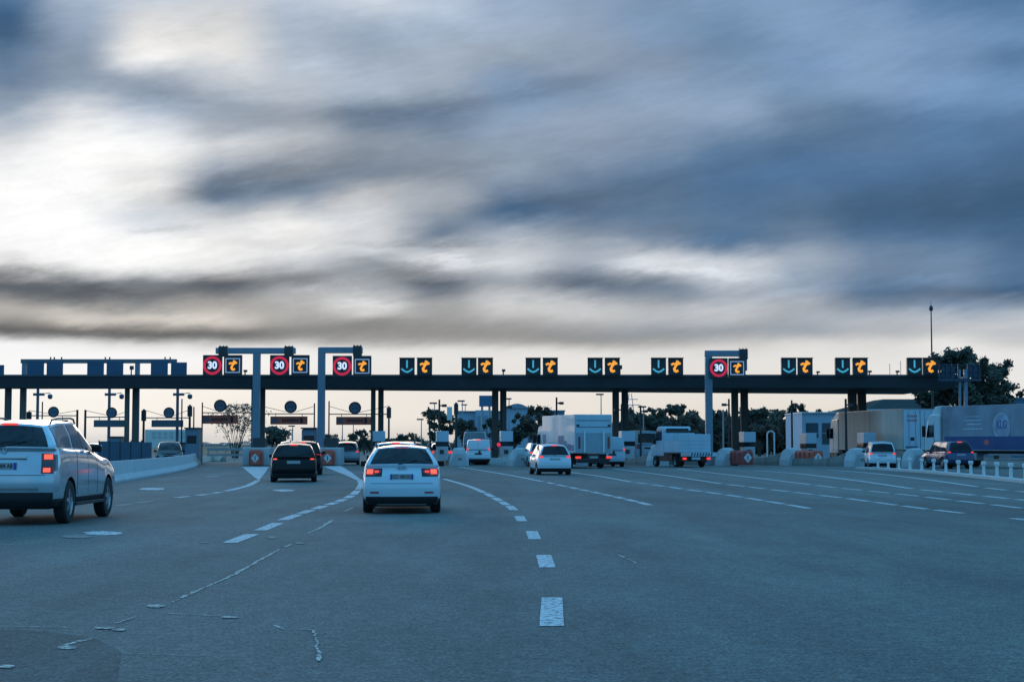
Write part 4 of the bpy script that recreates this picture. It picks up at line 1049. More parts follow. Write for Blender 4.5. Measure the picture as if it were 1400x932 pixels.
# hanging strut of the right portal
o = MB().box(XD(1016, YP) - XD(969.5, YP) , XD(1022, YP) - XD(969.5, YP), -.2, .2, ztop + .1, ZD(483, YP) - .2).obj('hanging_strut', M_STEEL, [x for x in C.objects if x.name.startswith('sign_portal')][-1])

# portal feet: pale blocks with a small red and white bumper in front
M_ORR = mat('orange_red_plastic', (.60, .11, .06), .5, noise=.3, nscale=3)
M_DRED = mat('dull_red_plastic', (.36, .06, .05), .5, noise=.3, nscale=3)
M_WHT = mat('white_marker', (.62, .62, .62), .5)
def foot(px, label, w=1.9, dx=0, bx=0):
    X = XD(px, 113.2)
    t = thing('portal_foot', label, 'concrete block', (X, 113.2, 0), 0, 'pale concrete feet of the portals')
    MB().box(-w / 2, w / 2, 0, 2.6, 0, ZD(611.5, 113.2)).obj('block', M_WCONC, t, bevel=.06)
    MB().box(-.45, .45, 1.2, 2.2, 1.29, 1.95).obj('base_plate', M_DARKM, t, bevel=.03)
def crash_cushion_small(px, label):
    X = XD(px, 112)
    t = thing('crash_cushion', label, 'crash cushion', (X, 112.0, 0), 0, 'small red cushions before the portal feet')
    MB().prism([(-.45, .05), (.45, .05), (.45, .95), (.33, 1.12), (-.33, 1.12), (-.45, .95)], 0, .9).obj('cushion', M_ORR, t, bevel=.05)
    for x in (-.38, .38): MB().box(x - .06, x + .06, -.02, -.004, .1, .9).obj('stripe', M_DRED, t)
    MB().face([(0, -.03, .22), (.28, -.03, .54), (0, -.03, .86), (-.28, -.03, .54)]).obj('white_diamond', M_WHT, t)
    MB().box(-.035, .035, -.04, -.032, .38, .7).obj('diamond_mark', M_BLUEP, t)
foot(350, 'pale concrete foot of the two-armed portal'); foot(450, 'pale concrete foot of the short-armed portal', 1.6)
crash_cushion_small(349, 'red cushion with white diamond before the two-armed portal'); crash_cushion_small(448, 'red cushion with white diamond beside the dark estate car')
def long_cushion(px, Y, yaw, m, label, L=2.2):
    t = thing('crash_cushion', label, 'crash cushion', (XD(px, Y), Y, 0), yaw, 'long red cushions at the lane islands')
    MB().prism([(-.45, .08), (.45, .08), (.45, .9), (.32, 1.06), (-.32, 1.06), (-.45, .9)], 0, L).obj('cushion', m, t, bevel=.04)
    for k in range(5):
        y = .3 + k * L / 5.2; MB().box(-.475, -.452, y, y + .12, .15, .95).obj('segment_rib', M_DRED, t)
    MB().face([(0, -.03, .22), (.33, -.03, .57), (0, -.03, .92), (-.33, -.03, .57)]).obj('white_diamond', M_WHT, t)
    MB().box(-.04, .04, -.04, -.032, .42, .72).obj('diamond_mark', M_BLUEP, t)
long_cushion(1022, 112, R(22), M_DRED, 'dark red cushion with white diamond right of the dropside truck', 3.0)
long_cushion(1118, 112, R(22), M_ORR, 'orange cushion with white diamond in front of the pale blue building', 3.2)

# islands with whitewashed noses
def island(px, Y, ang, label, L=16, nose=True, group='lane islands with whitewashed noses'):
    t = thing('lane_island', label, 'island', (XD(px, Y), Y, 0), ang, group)
    prof = [(0, 1.22, .68, .42), (1.2, 1.25, .66, .40)]
    def sweep(rows, name, m):
        mb = MB(); ring = []
        for s_, h, wb, wt in rows: ring.append([(-wb, s_, 0), (-wb * .97, s_, h * .35), (-wt, s_, h * .95), (-wt * .7, s_, h), (wt * .7, s_, h), (wt, s_, h * .95), (wb * .97, s_, h * .35), (wb, s_, 0)])
        for a, b in zip(ring, ring[1:]):
            for k in range(7): mb.face([a[k], a[k + 1], b[k + 1], b[k]])
        mb.face(ring[0]); mb.face(ring[-1][::-1]); return mb.obj(name, m, t, merge=True)
    if nose:
        sweep([(-.15, .85, .62, .3), (0, 1.15, .68, .38), (.3, 1.25, .68, .4), (.8, 1.15, .66, .4), (1.0, 1.0, .64, .42)], 'nose', M_WCONC)
        MB().face([(-.12, -.18, .42), (.16, -.18, .38), (.2, -.12, .72), (-.06, -.12, .7)]).obj('nose_scar', M_CONCD, t)
    sweep([(1.0, 1.0, .62, .42), (2.2, .72, .62, .45), (3.6, .52, .62, .5), (L, .46, .62, .5)], 'kerb_wall', M_CONC if px == 713 else M_CONCD)
    return t
island(628, 112, R(5), 'lane island with white nose left of the white panel van')
island(713, 111, R(17), 'lane island with white nose and long pale kerb left of the box lorry')
island(902, 112, R(17), 'lane island with white nose left of the dropside truck')
island(997, 113.5, R(20), 'lane island behind the dark red cushion')
island(1086, 114, R(22), 'lane island with white nose behind the orange cushion')
island(1176, 107, R(22), 'lane island with white nose left of the small white van')
island(1256, 104, R(24), 'lane island with white nose left of the dark blue off-road car')
island(798, 113, R(16), 'lane island hidden behind the box lorry')
island(520, 118, R(2), 'low lane island beside the grey compact car', nose=False, group=None)

# toll booths: pale cabinets with a dark window band
def booth(px, Y, label, ytop=589, w=.9, red=0):
    t = thing('toll_booth', label, 'toll booth', (XD(px, Y), Y, .3), R(4), 'slim pale toll booths on the islands')
    zt = ZD(ytop, Y) - .3
    MB().box(-w / 2 + .03, w / 2 - .03, 0, 1.6, 0, zt - 1.12).obj('cabinet', M_WCONC, t, bevel=.03)
    MB().box(-w / 2 - .02, w / 2 + .02, .05, 1.7, zt - 1.12, zt - .78).obj('window_band', M_GLASS, t)
    MB().box(-w / 2, w / 2, -.1, 1.7, zt - .78, zt).obj('hood', P_TRUCKB, t, bevel=.03)
    MB().box(-.2, .1, -.03, -.004, .5, .8).obj('card_slot', M_DARKM, t)
    if red: MB().tube((-w / 2 - .15, -.1, zt - 1.0), (-w / 2 - .15, .02, zt - 1.0), .14, n=12).obj('red_signal', mat('red_signal', (.4, .01, .02), .4, emit=(.8, .02, .06), es=.9), t)
    return t
booth(605, 117, 'toll booth in front of the half-hidden pale car'); booth(693, 119, 'toll booth right of the central column pair', red=1); booth(859, 120, 'toll booth right of the pale blue van', ytop=589, w=1.0)
booth(1025, 121, 'toll booth above the dark red cushion', ytop=590); booth(1109, 121, 'toll booth above the orange cushion', ytop=592, w=.8); booth(1189, 119, 'toll booth left of the small white van', ytop=591, w=.9)
booth(518, 119, 'toll booth between the columns right of the grey compact car', ytop=589, w=.9)
for px, w, y0, lab in ((262, 1.0, 586, 'dark equipment cabinet at the left end of the first dark red board'), (422, 1.1, 586, 'dark rounded cabinet behind the dark estate car'), (245, .9, 606, 'low blue cabinet behind the barrier right of the dark car'), (156, .9, 598, 'low blue cabinet behind the barrier beside the camera post')):
    t = thing('equipment_cabinet', lab, 'cabinet', (XD(px, 121), 121, 0), 0, 'equipment cabinets of the left lanes')
    zt = ZD(y0, 121); b_ = MB().box(-w / 2, w / 2, 0, 1.4, 0, zt).obj('cabinet', M_STEEL if y0 < 600 else mat('cabinet_blue', (.05, .12, .19), .5), t, bevel=.12 if px == 422 else .03)
    MB().box(-w / 2 + .15, w / 2 - .15, -.02, -.004, zt - 1.1, zt - .5).obj('screen', M_GLASS, t)
    MB().box(-w / 2 - .05, w / 2 + .05, -.15, 1.45, zt + .003, zt + .1).obj('hood', M_DARKM, t)

# lane posts with cameras or lamps
def lane_post(px, ytop, Y, label, kind='cam', m=None, r=.09, flip=1, base=0, tilt=0):
    t = thing('lane_post', label, 'post', (XD(px, Y), Y, 0), 0, 'slim posts standing between the toll lanes')
    zt = ZD(ytop, Y); m = m or M_DARKM
    MB().tube((0, 0, 0), (tilt, 0, zt), r, r * .85).obj('pole', m, t)
    if kind == 'cam':
        MB().tube((0, 0, zt - .45), (flip * .42, 0, zt - .45), .05).obj('arm', m, t)
        MB().box(min(flip * .2, flip * .55), max(flip * .2, flip * .55), -.14, .14, zt - .55, zt - .35).obj('camera_head', m, t)
    elif kind == 'dome':
        MB().box(-.35, .5, -.08, .08, zt - .95, zt - .75).obj('arm', m, t)
        MB().lathe([(.001, -.22), (.16, -.16), (.2, 0), (.16, .14), (.001, .2)], 12, 'z', (.95, 0, zt - 1.0)).obj('dome_camera', m, t, smooth=True)
        MB().tube((.45, 0, zt - .8), (.95, 0, zt - .72), .03).obj('dome_arm', m, t)
    elif kind == 'light':
        MB().box(-.16, .16, -.14, .14, zt - .9, zt - .1).obj('signal_box', m, t)
    return t
LP = [(600.5, 546, 119, 'cam', 1, 'post with side camera rising from the booth left of the white nose'), (623.5, 550, 121, 'light', 1, 'thick dark post with pale mirror behind the first white nose'), (590, 556, 125, 'none', 1, 'plain leaning post left of the camera post at the booth'),
      (761, 543, 124, 'cam', 1, 'camera post rising behind the box lorry'), (876, 554, 122, 'cam', 1, 'camera post left of the dropside truck cab'), (1083, 547, 121, 'cam', 1, 'dark post with side head left of the pale blue building'),
      (1157, 545, 120, 'cam', 1, 'dark post just left of the rightmost column pair'), (531.5, 555, 121, 'light', 1, 'post at the right end of the wire beside the booth'), (989, 560, 121, 'none', 1, 'slim pale post right of the right-hand portal pole'),
      (997, 545, 122, 'cam', -1, 'dark post left of the columns beyond the right-hand portal'), (690, 548, 122, 'cam', 1, 'dark camera post between the central columns'), (850, 552, 124, 'cam', -1, 'dark camera post between the columns right of the lorry')]
for px, yt, Y, kd, fl, lab in LP: lane_post(px, yt, Y, lab, kd, flip=fl, m=M_GALV if 'pale post' in lab else None, r=.1 if px in (623.5, 1157) else .08, tilt=-.25 if px == 590 else 0)
tg = MB().box(XD(611, 120.5), XD(618, 120.5), 120.5, 120.6, ZD(574, 120.5), ZD(556, 120.5)).obj('mirror_panel', M_HEAD); tag(tg, 'small pale panel fixed beside the thick dark post', 'panel')
for px, lab in ((50.5, 'blue-grey camera post above the roof of the silver off-road car'), (148.5, 'blue-grey camera post between silver off-road car and dark car'), (242, 'blue-grey camera post right of the dark car behind the barrier')):
    lane_post(px, 524, 124.5, lab, 'dome', m=M_STEEL, r=.13)
for px, yt, lab in ((105, 560, 'dark stub post at the left of a thin pair beyond the silver car'), (116, 560, 'dark stub post at the right of a thin pair beyond the silver car'), (196, 559, 'dark post carrying the wire left of the dark car'), (57, 549, 'thin leaning post beside the leftmost camera post'),
                    (259, 553, 'thick dark post left of the first dark red board'), (264.5, 556, 'shorter dark post left of the first dark red board'), (276, 550, 'slim post at the left end of the first dark red board'), (248, 545, 'pale slim post right of the blue-grey camera post'),
                    (429.5, 551, 'slim post left of the short-armed portal pole'), (449.5, 548, 'slim pale post right of the short-armed portal pole'), (39, 561, 'short dark post left of the leftmost camera post')):
    lane_post(px, yt, 122.5, lab, 'light' if px in (259, 196, 39) else 'none', r=.1 if px in (105, 116, 196, 259) else .06)

# height-limit gates over the left lanes: wire, round sign and board
M_BOARD = mat('dark_red_board', (.72, .13, .08), .6, noise=.3, nscale=2); M_BOARDG = mat('blue_grey_board', (.10, .15, .19), .5)
def gate(px, yr, bx0, bx1, by0, by1, x0, x1, ywire, label, red=True, Y=123.0, ypost=555):
    X = XD(px, Y); t = thing('height_gate', label, 'height gate', (X, Y, 0), 0, 'height-limit gates over the left lanes')
    a, b = XD(x0, Y) - X, XD(x1, Y) - X; zw = ZD(ywire, Y); zp = ZD(ypost, Y)
    MB().tube((a, 0, zw), (b, 0, zw), .045, n=6).obj('cross_bar', M_GALV, t)
    wr_ = MB(); wr_.tube((a, 0, zp), (-.35, 0, zw + .15), .02, n=5); wr_.tube((b, 0, zp), (.35, 0, zw + .15), .02, n=5); wr_.obj('stay_wire', M_DARKM, t)
    zr = ZD(yr, Y); rr = .48 if red else .42
    d = MB().tube((0, -.06, zr), (0, 0, zr), rr, n=24).obj('round_sign', mat('sign_rim', (.09, .05, .055), .6), t)
    MB().tube((0, -.075, zr), (0, -.062, zr), rr * .76, n=24).obj('sign_disc', mat('sign_disc', (.16, .24, .34), .5), d)
    text('sign_text', '2 m', .3, M_INK, d, (0, -.08, zr), ext=.003)
    c0, c1 = XD(bx0, Y) - X, XD(bx1, Y) - X; z0, z1 = ZD(by1, Y), ZD(by0, Y)
    bo = MB().box(c0, c1, -.1, .1, z0, z1).obj('message_board', M_BOARD if red else M_BOARDG, t, bevel=.02)
    if red:
        MB().tube((c0 + .33, -.12, (z0 + z1) / 2), (c0 + .33, -.105, (z0 + z1) / 2), .2, n=16).obj('board_disc', mat('board_disc', (.10, .15, .20), .5), bo)
        mt_ = MB()
        for k_ in range(7): mt_.box(-.62 + k_ * .18, -.50 + k_ * .18, -.112, -.103, (z0 + z1) / 2 - .1, (z0 + z1) / 2 + .1)
        mt_.obj('board_print', M_INK, bo)
        MB().box(c1 - .55, c1 - .35, -.12, -.105, z0 + .1, z1 - .1).obj('board_mark', M_INK, bo)
    for xx in (c0 + .4, c1 - .4): MB().tube((xx, 0, z1), (xx, 0, zw), .025, n=5).obj('hanger', M_DARKM, t)
gate(300.5, 554.5, 277, 325, 567.5, 579, 276, 346, 564, 'height gate with dark red board left of the two-armed portal')
gate(397, 556, 369.5, 420, 569, 580, 357, 430, 565.5, 'height gate with dark red board between the first two portals')
gate(485, 557.5, 459.5, 508, 569.5, 580.5, 449, 531, 566, 'height gate with dark red board above the grey compact car')
gate(230.5, 564, 207, 250, 574, 583.5, 196, 258, 571, 'height gate with blue-grey board above the dark car', False, ypost=560)
gate(152, 564, 128, 170, 574, 583.5, 116, 176, 570, 'height gate with blue-grey board crossed by the camera post', False, ypost=561)
gate(72.5, 563, 50, 92, 574, 583.5, 40, 105, 568, 'height gate right behind the roof of the silver off-road car', False, ypost=561)

# big sign gantry behind the canopy, seen from its back
Yg = 127.0
t = thing('sign_gantry', 'long gantry with six blue sign backs above the left end of the canopy', 'sign gantry', (0, Yg, 0))
zb0, zb1 = ZD(496.5, Yg), ZD(491, Yg)
MB().box(XD(27, Yg), XD(240, Yg), -.2, .2, zb0, zb1).obj('beam', mat('gantry_grey', (.10, .13, .16), .5), t)
for px in (31.5, 186.5): MB().box(XD(px - 2.8, Yg), XD(px + 2.8, Yg), -.19, .19, 0, zb0).obj('post', M_STEEL, t)
for a, b, yt in ((37, 59.5, 494), (63.5, 85.5, 494), (119, 141.5, 494), (145.5, 168, 494), (206, 229, 493), (233.5, 255, 495.5)):
    MB().box(XD(a, Yg), XD(b, Yg), -.35, -.22, ztop - .5, ZD(yt, Yg)).obj('sign_panel', M_BLUEP, t)
for px in (67, 72, 82, 142, 148, 224, 231): MB().tube((XD(px, Yg), 0, zb1), (XD(px, Yg), 0, zb1 + .18), .06, n=5).obj('beam_fitting', M_DARKM, t)
o = MB().box(XD(-30, Yg), XD(4.5, Yg), Yg - .3, Yg - .15, ztop - .5, ZD(499, Yg)).obj('sign_panel_back', M_BLUEP); tag(o, 'blue sign back cut by the left edge of the picture', 'sign')

# gantry beyond the right end of the canopy
Yr = 118.0
t = thing('sign_gantry', 'dark blue gantry frame right of the canopy end, before the big tree', 'sign gantry', (0, Yr, 0))
M_DB = mat('dark_blue_steel', (.02, .045, .075), .5)
for px, w in ((1313.5, .16), (1321.5, .24)): MB().box(XD(px, Yr) - w / 2, XD(px, Yr) + w / 2, -w / 2, w / 2, 0, ZD(505, Yr)).obj('post', M_STEEL, t)
MB().box(XD(1284, Yr), XD(1342, Yr), -.3, .3, ZD(521, Yr), ZD(517.5, Yr)).obj('walkway', M_DB, t)
fr = MB()
for px in (1286, 1296, 1303, 1312, 1325, 1334, 1341): fr.box(XD(px, Yr) - .05, XD(px, Yr) + .05, -.05, .05, ZD(517, Yr), ZD(497, Yr))
for yy in (498, 507): fr.box(XD(1285, Yr), XD(1342, Yr), -.04, .04, ZD(yy + 1, Yr), ZD(yy, Yr))
fr.obj('lattice', M_DB, t)
MB().box(XD(1290, Yr), XD(1308, Yr), .06, .16, ZD(516, Yr), ZD(500, Yr)).obj('sign_panel', M_DB, t)
MB().box(XD(1326, Yr), XD(1340, Yr), .06, .16, ZD(516, Yr), ZD(499, Yr)).obj('sign_panel', M_DB, t)
# mast
Ym = 140.0
t = thing('antenna_mast', 'tall thin mast rising behind the last arrow sign', 'mast', (XD(1276, Ym), Ym, 0))
MB().tube((0, 0, 0), (0, 0, ZD(424, Ym, 1276)), .12, .05, n=8).obj('mast', M_DARKM, t)
MB().lathe([(.001, -.3), (.16, -.2), (.18, 0), (.1, .2), (.001, .25)], 10, 'z', (0, 0, ZD(421, Ym, 1276))).obj('mast_head', M_DARKM, t)
MB().tube((0, 0, ZD(421, Ym, 1276)), (0, 0, ZD(412, Ym, 1276)), .02, n=5).obj('spike', M_DARKM, t)

# ------------------------------------------------------------------ barrier on the left, bollards on the right
def jersey(name, px, h, label, m=M_CONC, wb=.6):
    pts = smooth_pts([G(x, y, 0) for x, y in px], 6); mb = MB(); rings = []
    prof = [(-wb / 2, 0), (-wb / 2, .08), (-wb * .28, .3), (-.09, h), (.09, h), (wb * .28, .3), (wb / 2, .08), (wb / 2, 0)]
    for i, p in enumerate(pts):
        d = (pts[min(len(pts) - 1, i + 1)] - pts[max(0, i - 1)]); d.z = 0; d.normalize(); n = Vector((-d.y, d.x, 0))
        rings.append([p + n * a + Vector((0, 0, b)) for a, b in prof])
    for a, b in zip(rings, rings[1:]):
        for k in range(7): mb.face([a[k], a[k + 1], b[k + 1], b[k]])
    mb.face(rings[0]); mb.face(rings[-1][::-1])
    o = mb.obj(name, m, merge=True); tag(o, label, 'barrier'); return o
jersey('concrete_barrier', [(-200, 700), (20, 680), (100, 668), (155, 658.5), (200, 651), (235, 644.5), (256, 639.5), (264, 636.5), (268, 633)], .82, 'curved pale concrete barrier running from the silver car to the first booth', M_WCONC, .62)
jersey('kerb_wall', [(262, 637), (275, 632.5), (288, 630.5), (305, 631)], .45, 'low beige kerb wall at the far end of the curved barrier', mat('beige_concrete', (.36, .32, .26), .8, noise=.3, nscale=2), .6)
jersey('kerb_wall', [(172, 634), (185, 632), (200, 631)], .5, 'low beige kerb wall left of the dark car behind the barrier', mat('beige_concrete', (.36, .32, .26)), .6)
# fence panels behind the barrier
t = thing('panel_fence', 'blue-grey panel fence behind the barrier left of the dark car', 'fence', (XD(165, 118), 118, 0))
for k in range(5):
    MB().box(-1.6 + k * .78, -1.6 + k * .78 + .74, 0, .06, .1, 1.72 - .02 * k).obj('fence_panel', mat('fence_blue', (.055, .10, .15), .6, noise=.2, nscale=2, streak=True), t)
    MB().box(-1.62 + k * .78, -1.57 + k * .78, -.03, .09, 0, 1.8).obj('fence_post', M_DARKM, t)
for px, w, lab in ((-20, 60, 'barrier leftmost, beyond the silver off-road car roof'),):
    pass

kp = [G(x, y, 0) for x, y in ((1176, 640.5), (1215, 642.5), (1260, 645.5), (1310, 650), (1360, 655), (1410, 660.5), (1500, 671))]
ks = smooth_pts(kp, 5); mb = MB(); rg = []
for i, p in enumerate(ks):
    d = ks[min(len(ks) - 1, i + 1)] - ks[max(0, i - 1)]; d.normalize(); n = Vector((-d.y, d.x, 0))
    rg.append([p - n * .3, p - n * .28 + Vector((0, 0, .12)), p + n * .28 + Vector((0, 0, .12)), p + n * .3])
for a, b in zip(rg, rg[1:]):
    for k in range(3): mb.face([a[k], a[k + 1], b[k + 1], b[k]])
kb = mb.obj('kerb', M_CONC, merge=True); tag(kb, kind='structure')
bp = thing('bollard', '', 'bollard', (0, 0, 0), 0, 'white bollards along the right-hand kerb')
MB().lathe([(.001, .0), (.11, .0), (.11, .04), (.075, .05), (.07, .52), (.001, .54)], 14).obj('post', M_WHT, bp, smooth=False)
MB().lathe([(.001, .50), (.10, .5), (.12, .53), (.12, .64), (.10, .67), (.001, .68)], 14).obj('cap', M_WHT, bp, smooth=False)
bpx = [1199, 1213, 1227.5, 1242.5, 1258.5, 1275, 1291.5, 1308.5, 1325.5, 1343, 1361, 1380, 1399.5, 1421]
for i, px in enumerate(bpx):
    # find the kerb point on this column
    best = None
    for a, b in zip(ks, ks[1:]):
        xa, xb = 700 + a.x * FPX / a.y, 700 + b.x * FPX / b.y
        if xa <= px <= xb: best = a.lerp(b, (px - xa) / (xb - xa))
    if best is None: continue
    o = bp if i == 0 else copy_tree(bp)
    o.location = (best.x, best.y, .12); o.scale = (.92, .92, .92)
    where = ['farthest bollard, before the small white van', 'second farthest bollard, at the right edge of the small white van', 'third farthest bollard, just clear of the small white van', 'fourth farthest bollard, before the brown lorry wheels',
             'fifth farthest bollard, at the front of the dark blue off-road car', 'bollard before the front wheel of the dark blue off-road car', 'bollard at the left tail light of the dark blue car', 'bollard under the rear window of the dark blue car',
             'bollard just right of the dark blue car', 'bollard before the fuel tank of the curtain-sided lorry', 'bollard below the orange mark of the lorry flank', 'second nearest visible bollard at the right', 'nearest bollard, cut by the right edge of the picture', 'bollard beyond the right edge'][i]
    o['label'] = 'white ' + where

# ------------------------------------------------------------------ buildings
M_BW = mat('pale_render', (.34, .42, .50), .7, noise=.12, nscale=.5); M_BW2 = mat('darker_render', (.22, .28, .35), .7, noise=.12, nscale=.5)  # second render is a darker blue-grey for roofs, parapet and warehouse wall
M_WIN = mat('window_glass', (.03, .045, .06), .15)
def bx(name, px0, px1, y0, Y, d, m, parent, z0=0):
    X0, X1 = XD(px0, Y), XD(px1, Y)
    return MB().box(X0, X1, Y - parent.location.y, Y - parent.location.y + d, z0, ZD(y0, Y)).obj(name, m, parent)
t = thing('office_building', 'long pale office building with flat roof behind the central columns', 'building', (0, 230, 0))
bx('wall', 622, 732, 562.5, 230, 18, M_BW, t); w1 = bx('wing', 650, 672, 560.5, 228, 3, M_BW, t)
for a, b in ((628, 636), (640, 648), (676, 684), (704, 716), (718, 730)):
    f = MB().box(XD(a, 229.9), XD(b, 229.9), -.12, -.02, ZD(590, 230), ZD(574, 230)).obj('window', M_WIN, t)
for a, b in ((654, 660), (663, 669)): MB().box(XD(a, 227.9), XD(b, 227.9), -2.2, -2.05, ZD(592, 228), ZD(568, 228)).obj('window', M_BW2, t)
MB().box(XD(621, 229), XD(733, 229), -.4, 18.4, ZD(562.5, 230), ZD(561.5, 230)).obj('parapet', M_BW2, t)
t = thing('office_building', 'pale building with low curved roof right of the central columns', 'building', (0, 215, 0))
bx('wall', 692, 722, 558, 215, 15, M_BW, t)
xa, xb = XD(690, 215), XD(724, 215); pr = [(xa, ZD(558, 215))] + [(xa + (xb - xa) * k / 8, ZD(558 - 6.5 * math.sin(math.pi * k / 8), 215)) for k in range(9)] + [(xb, ZD(558, 215))]
MB().prism(pr[1:-1], -.3, 15).obj('curved_roof', M_BW2, t)
t = thing('billboard', 'blue billboard on legs rising above the pale office building', 'billboard', (0, 212, 0))
MB().box(XD(655, 212), XD(673.5, 212), 0, .4, ZD(555.5, 212), ZD(540.5, 212)).obj('board', mat('billboard_blue', (.05, .14, .24), .5), t)
for px in (659, 669): MB().tube((XD(px, 212), .2, 0), (XD(px, 212), .2, ZD(555, 212)), .15).obj('leg', M_GALV, t)
t = thing('low_building', 'thin blue-grey flat roof showing above the box lorry', 'building', (0, 225, 0))
bx('wall', 746, 772, 562, 225, 10, mat('blue_grey_wall', (.12, .19, .25), .6), t); bx('roof', 744, 773, 560.5, 224.8, 10.4, M_BW2, t, z0=ZD(562, 224.8))
Yb = 150.0
t = thing('site_building', 'pale blue two-window building behind the orange cushion', 'building', (0, Yb, 0))
bx('wall', 1097, 1146, 564.5, Yb, 9, M_BW, t)
for a, b in ((1102, 1119), (1124, 1143)):
    f = MB().box(XD(a, Yb), XD(b, Yb), -.04, -.005, ZD(607 if a > 1110 else 598, Yb), ZD(578, Yb)).obj('window', M_WIN, t)
    MB().box(XD(a, Yb), XD(b, Yb), -.08, -.045, ZD(592, Yb), ZD(591.3, Yb)).obj('window_bar', M_BW, f)
MB().box(XD(1096, Yb), XD(1147, Yb), -.25, 9.2, ZD(564.5, Yb), ZD(563, Yb)).obj('roof_edge', M_WHT, t)
Yw = 205.0
t = thing('warehouse', 'warehouse with dark green hipped roof behind the brown lorry', 'building', (0, Yw, 0))
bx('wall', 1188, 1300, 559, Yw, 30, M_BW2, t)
x0, x1, xr = XD(1185, Yw), XD(1302, Yw), XD(1209, Yw + 12); z0, z1 = ZD(559.2, Yw), ZD(545.5, Yw + 12, 1240)
M_GRN = mat('green_roof', (.015, .045, .045), .95, spec=.05, noise=.15, nscale=.4)
MB().add([(x0, -.5, z0), (x1, -.5, z0), (x1, 30.5, z0), (x0, 30.5, z0), (xr, 12, z1), (x1, 12, z1), (xr, 18, z1), (x1, 18, z1)], [(0, 1, 5, 4), (4, 5, 7, 6), (3, 6, 7, 2), (0, 4, 6, 3), (1, 2, 7, 5), (0, 3, 2, 1)]).obj('roof', M_GRN, t)
MB().box(x0, x1, -.6, -.5, z0 - .25, z0 + .02).obj('gutter', M_BW, t)
t = thing('low_building', 'blue-grey building edge above the curtain-sided lorry at the right', 'building', (0, 180, 0))
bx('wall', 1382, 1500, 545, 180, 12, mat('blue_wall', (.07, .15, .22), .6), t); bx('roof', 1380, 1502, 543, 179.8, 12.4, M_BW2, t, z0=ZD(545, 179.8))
t = thing('apartment_block', 'very pale distant apartment block behind the dark car and barrier', 'building', (0, 700, 0))
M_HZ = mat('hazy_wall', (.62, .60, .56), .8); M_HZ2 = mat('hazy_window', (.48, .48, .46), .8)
bx('wall', 198, 262, 587, 700, 20, M_HZ, t)
for r_ in range(2):
    for c_ in range(6): MB().box(XD(208 + c_ * 8, 699.9), XD(212 + c_ * 8, 699.9), -.3, -.05, ZD(598 - r_ * 5, 700), ZD(595 - r_ * 5, 700)).obj('window', M_HZ2, t)
# pale dwelling gable seen in the dark trees on the right
t = thing('garden_arch', 'small white arched frame among the dark trees left of the pale blue building', 'arch', (XD(1059, 150), 150, 0))
mb = MB(); prev_ = None
for k in range(13):
    a = math.pi * k / 12; p = Vector((-.35 + .33 * math.cos(a), 0, ZD(594, 150) + .33 * math.sin(a)))
    if prev_: mb.tube(prev_, p, .07, n=6)
    prev_ = p
mb.tube((-.02, 0, 0), (-.02, 0, ZD(594, 150)), .07, n=6); mb.tube((-.68, 0, 0), (-.68, 0, ZD(594, 150)), .07, n=6)
mb.obj('frame', M_WHT, t)

# far lamps
def far_lamp(px, y0, Y, label, dbl=False):
    t = thing('street_lamp', label, 'street lamp', (XD(px, Y), Y, 0), 0, 'far street lamps on the skyline')
    z = ZD(y0, Y); MB().tube((0, 0, 0), (0, 0, z), .1, .06, n=6).obj('pole', M_GALV, t)
    MB().box(-.6, .3 if not dbl else .6, -.15, .15, z, z + .18).obj('lamp_head', M_DARKM, t)
for px, y0, Y, lab in ((576, 574, 210, 'far lamp above the dark treetops left of the toll booth'), (594, 552, 190, 'far lamp just left of the camera post at the booth'), (632, 549, 200, 'first of two crossed lamp heads left of the billboard'), (636, 554, 240, 'lower lamp head left of the billboard'),
                       (696, 546, 200, 'far lamp right of the central columns'), (822, 540, 190, 'far lamp above the box lorry'), (400, 583, 230, 'far lamp below the middle dark red board'), (399, 588, 330, 'more distant lamp below the middle dark red board'), (880, 557, 180, 'far lamp left of the cluster of dark trees'),
                       (468, 575, 230, 'thin far pole left below the third dark red board'), (483, 575, 240, 'thin far pole below the middle of the third board')):
    far_lamp(px, y0, Y, lab)
t = thing('power_pylon', 'faint lattice pylon on the skyline right of the lorry columns', 'pylon', (XD(862, 420), 420, 0))
mb = MB(); zt = ZD(538, 420); hw_ = 2.2
for a, b in (((-hw_, 0, 0), (-.3, 0, zt)), ((hw_, 0, 0), (.3, 0, zt)), ((-2.5, 0, zt * .8), (2.5, 0, zt * .8)), ((-2.0, 0, zt * .9), (2.0, 0, zt * .9)), ((-hw_, 0, 0), (1.2, 0, zt * .45)), ((hw_, 0, 0), (-1.2, 0, zt * .45)), ((-1.3, 0, zt * .45), (.6, 0, zt * .8)), ((1.3, 0, zt * .45), (-.6, 0, zt * .8))):
    mb.tube(a, b, .1, n=5)
mb.obj('lattice', mat('pylon_grey', (.4, .4, .4), .6), t)

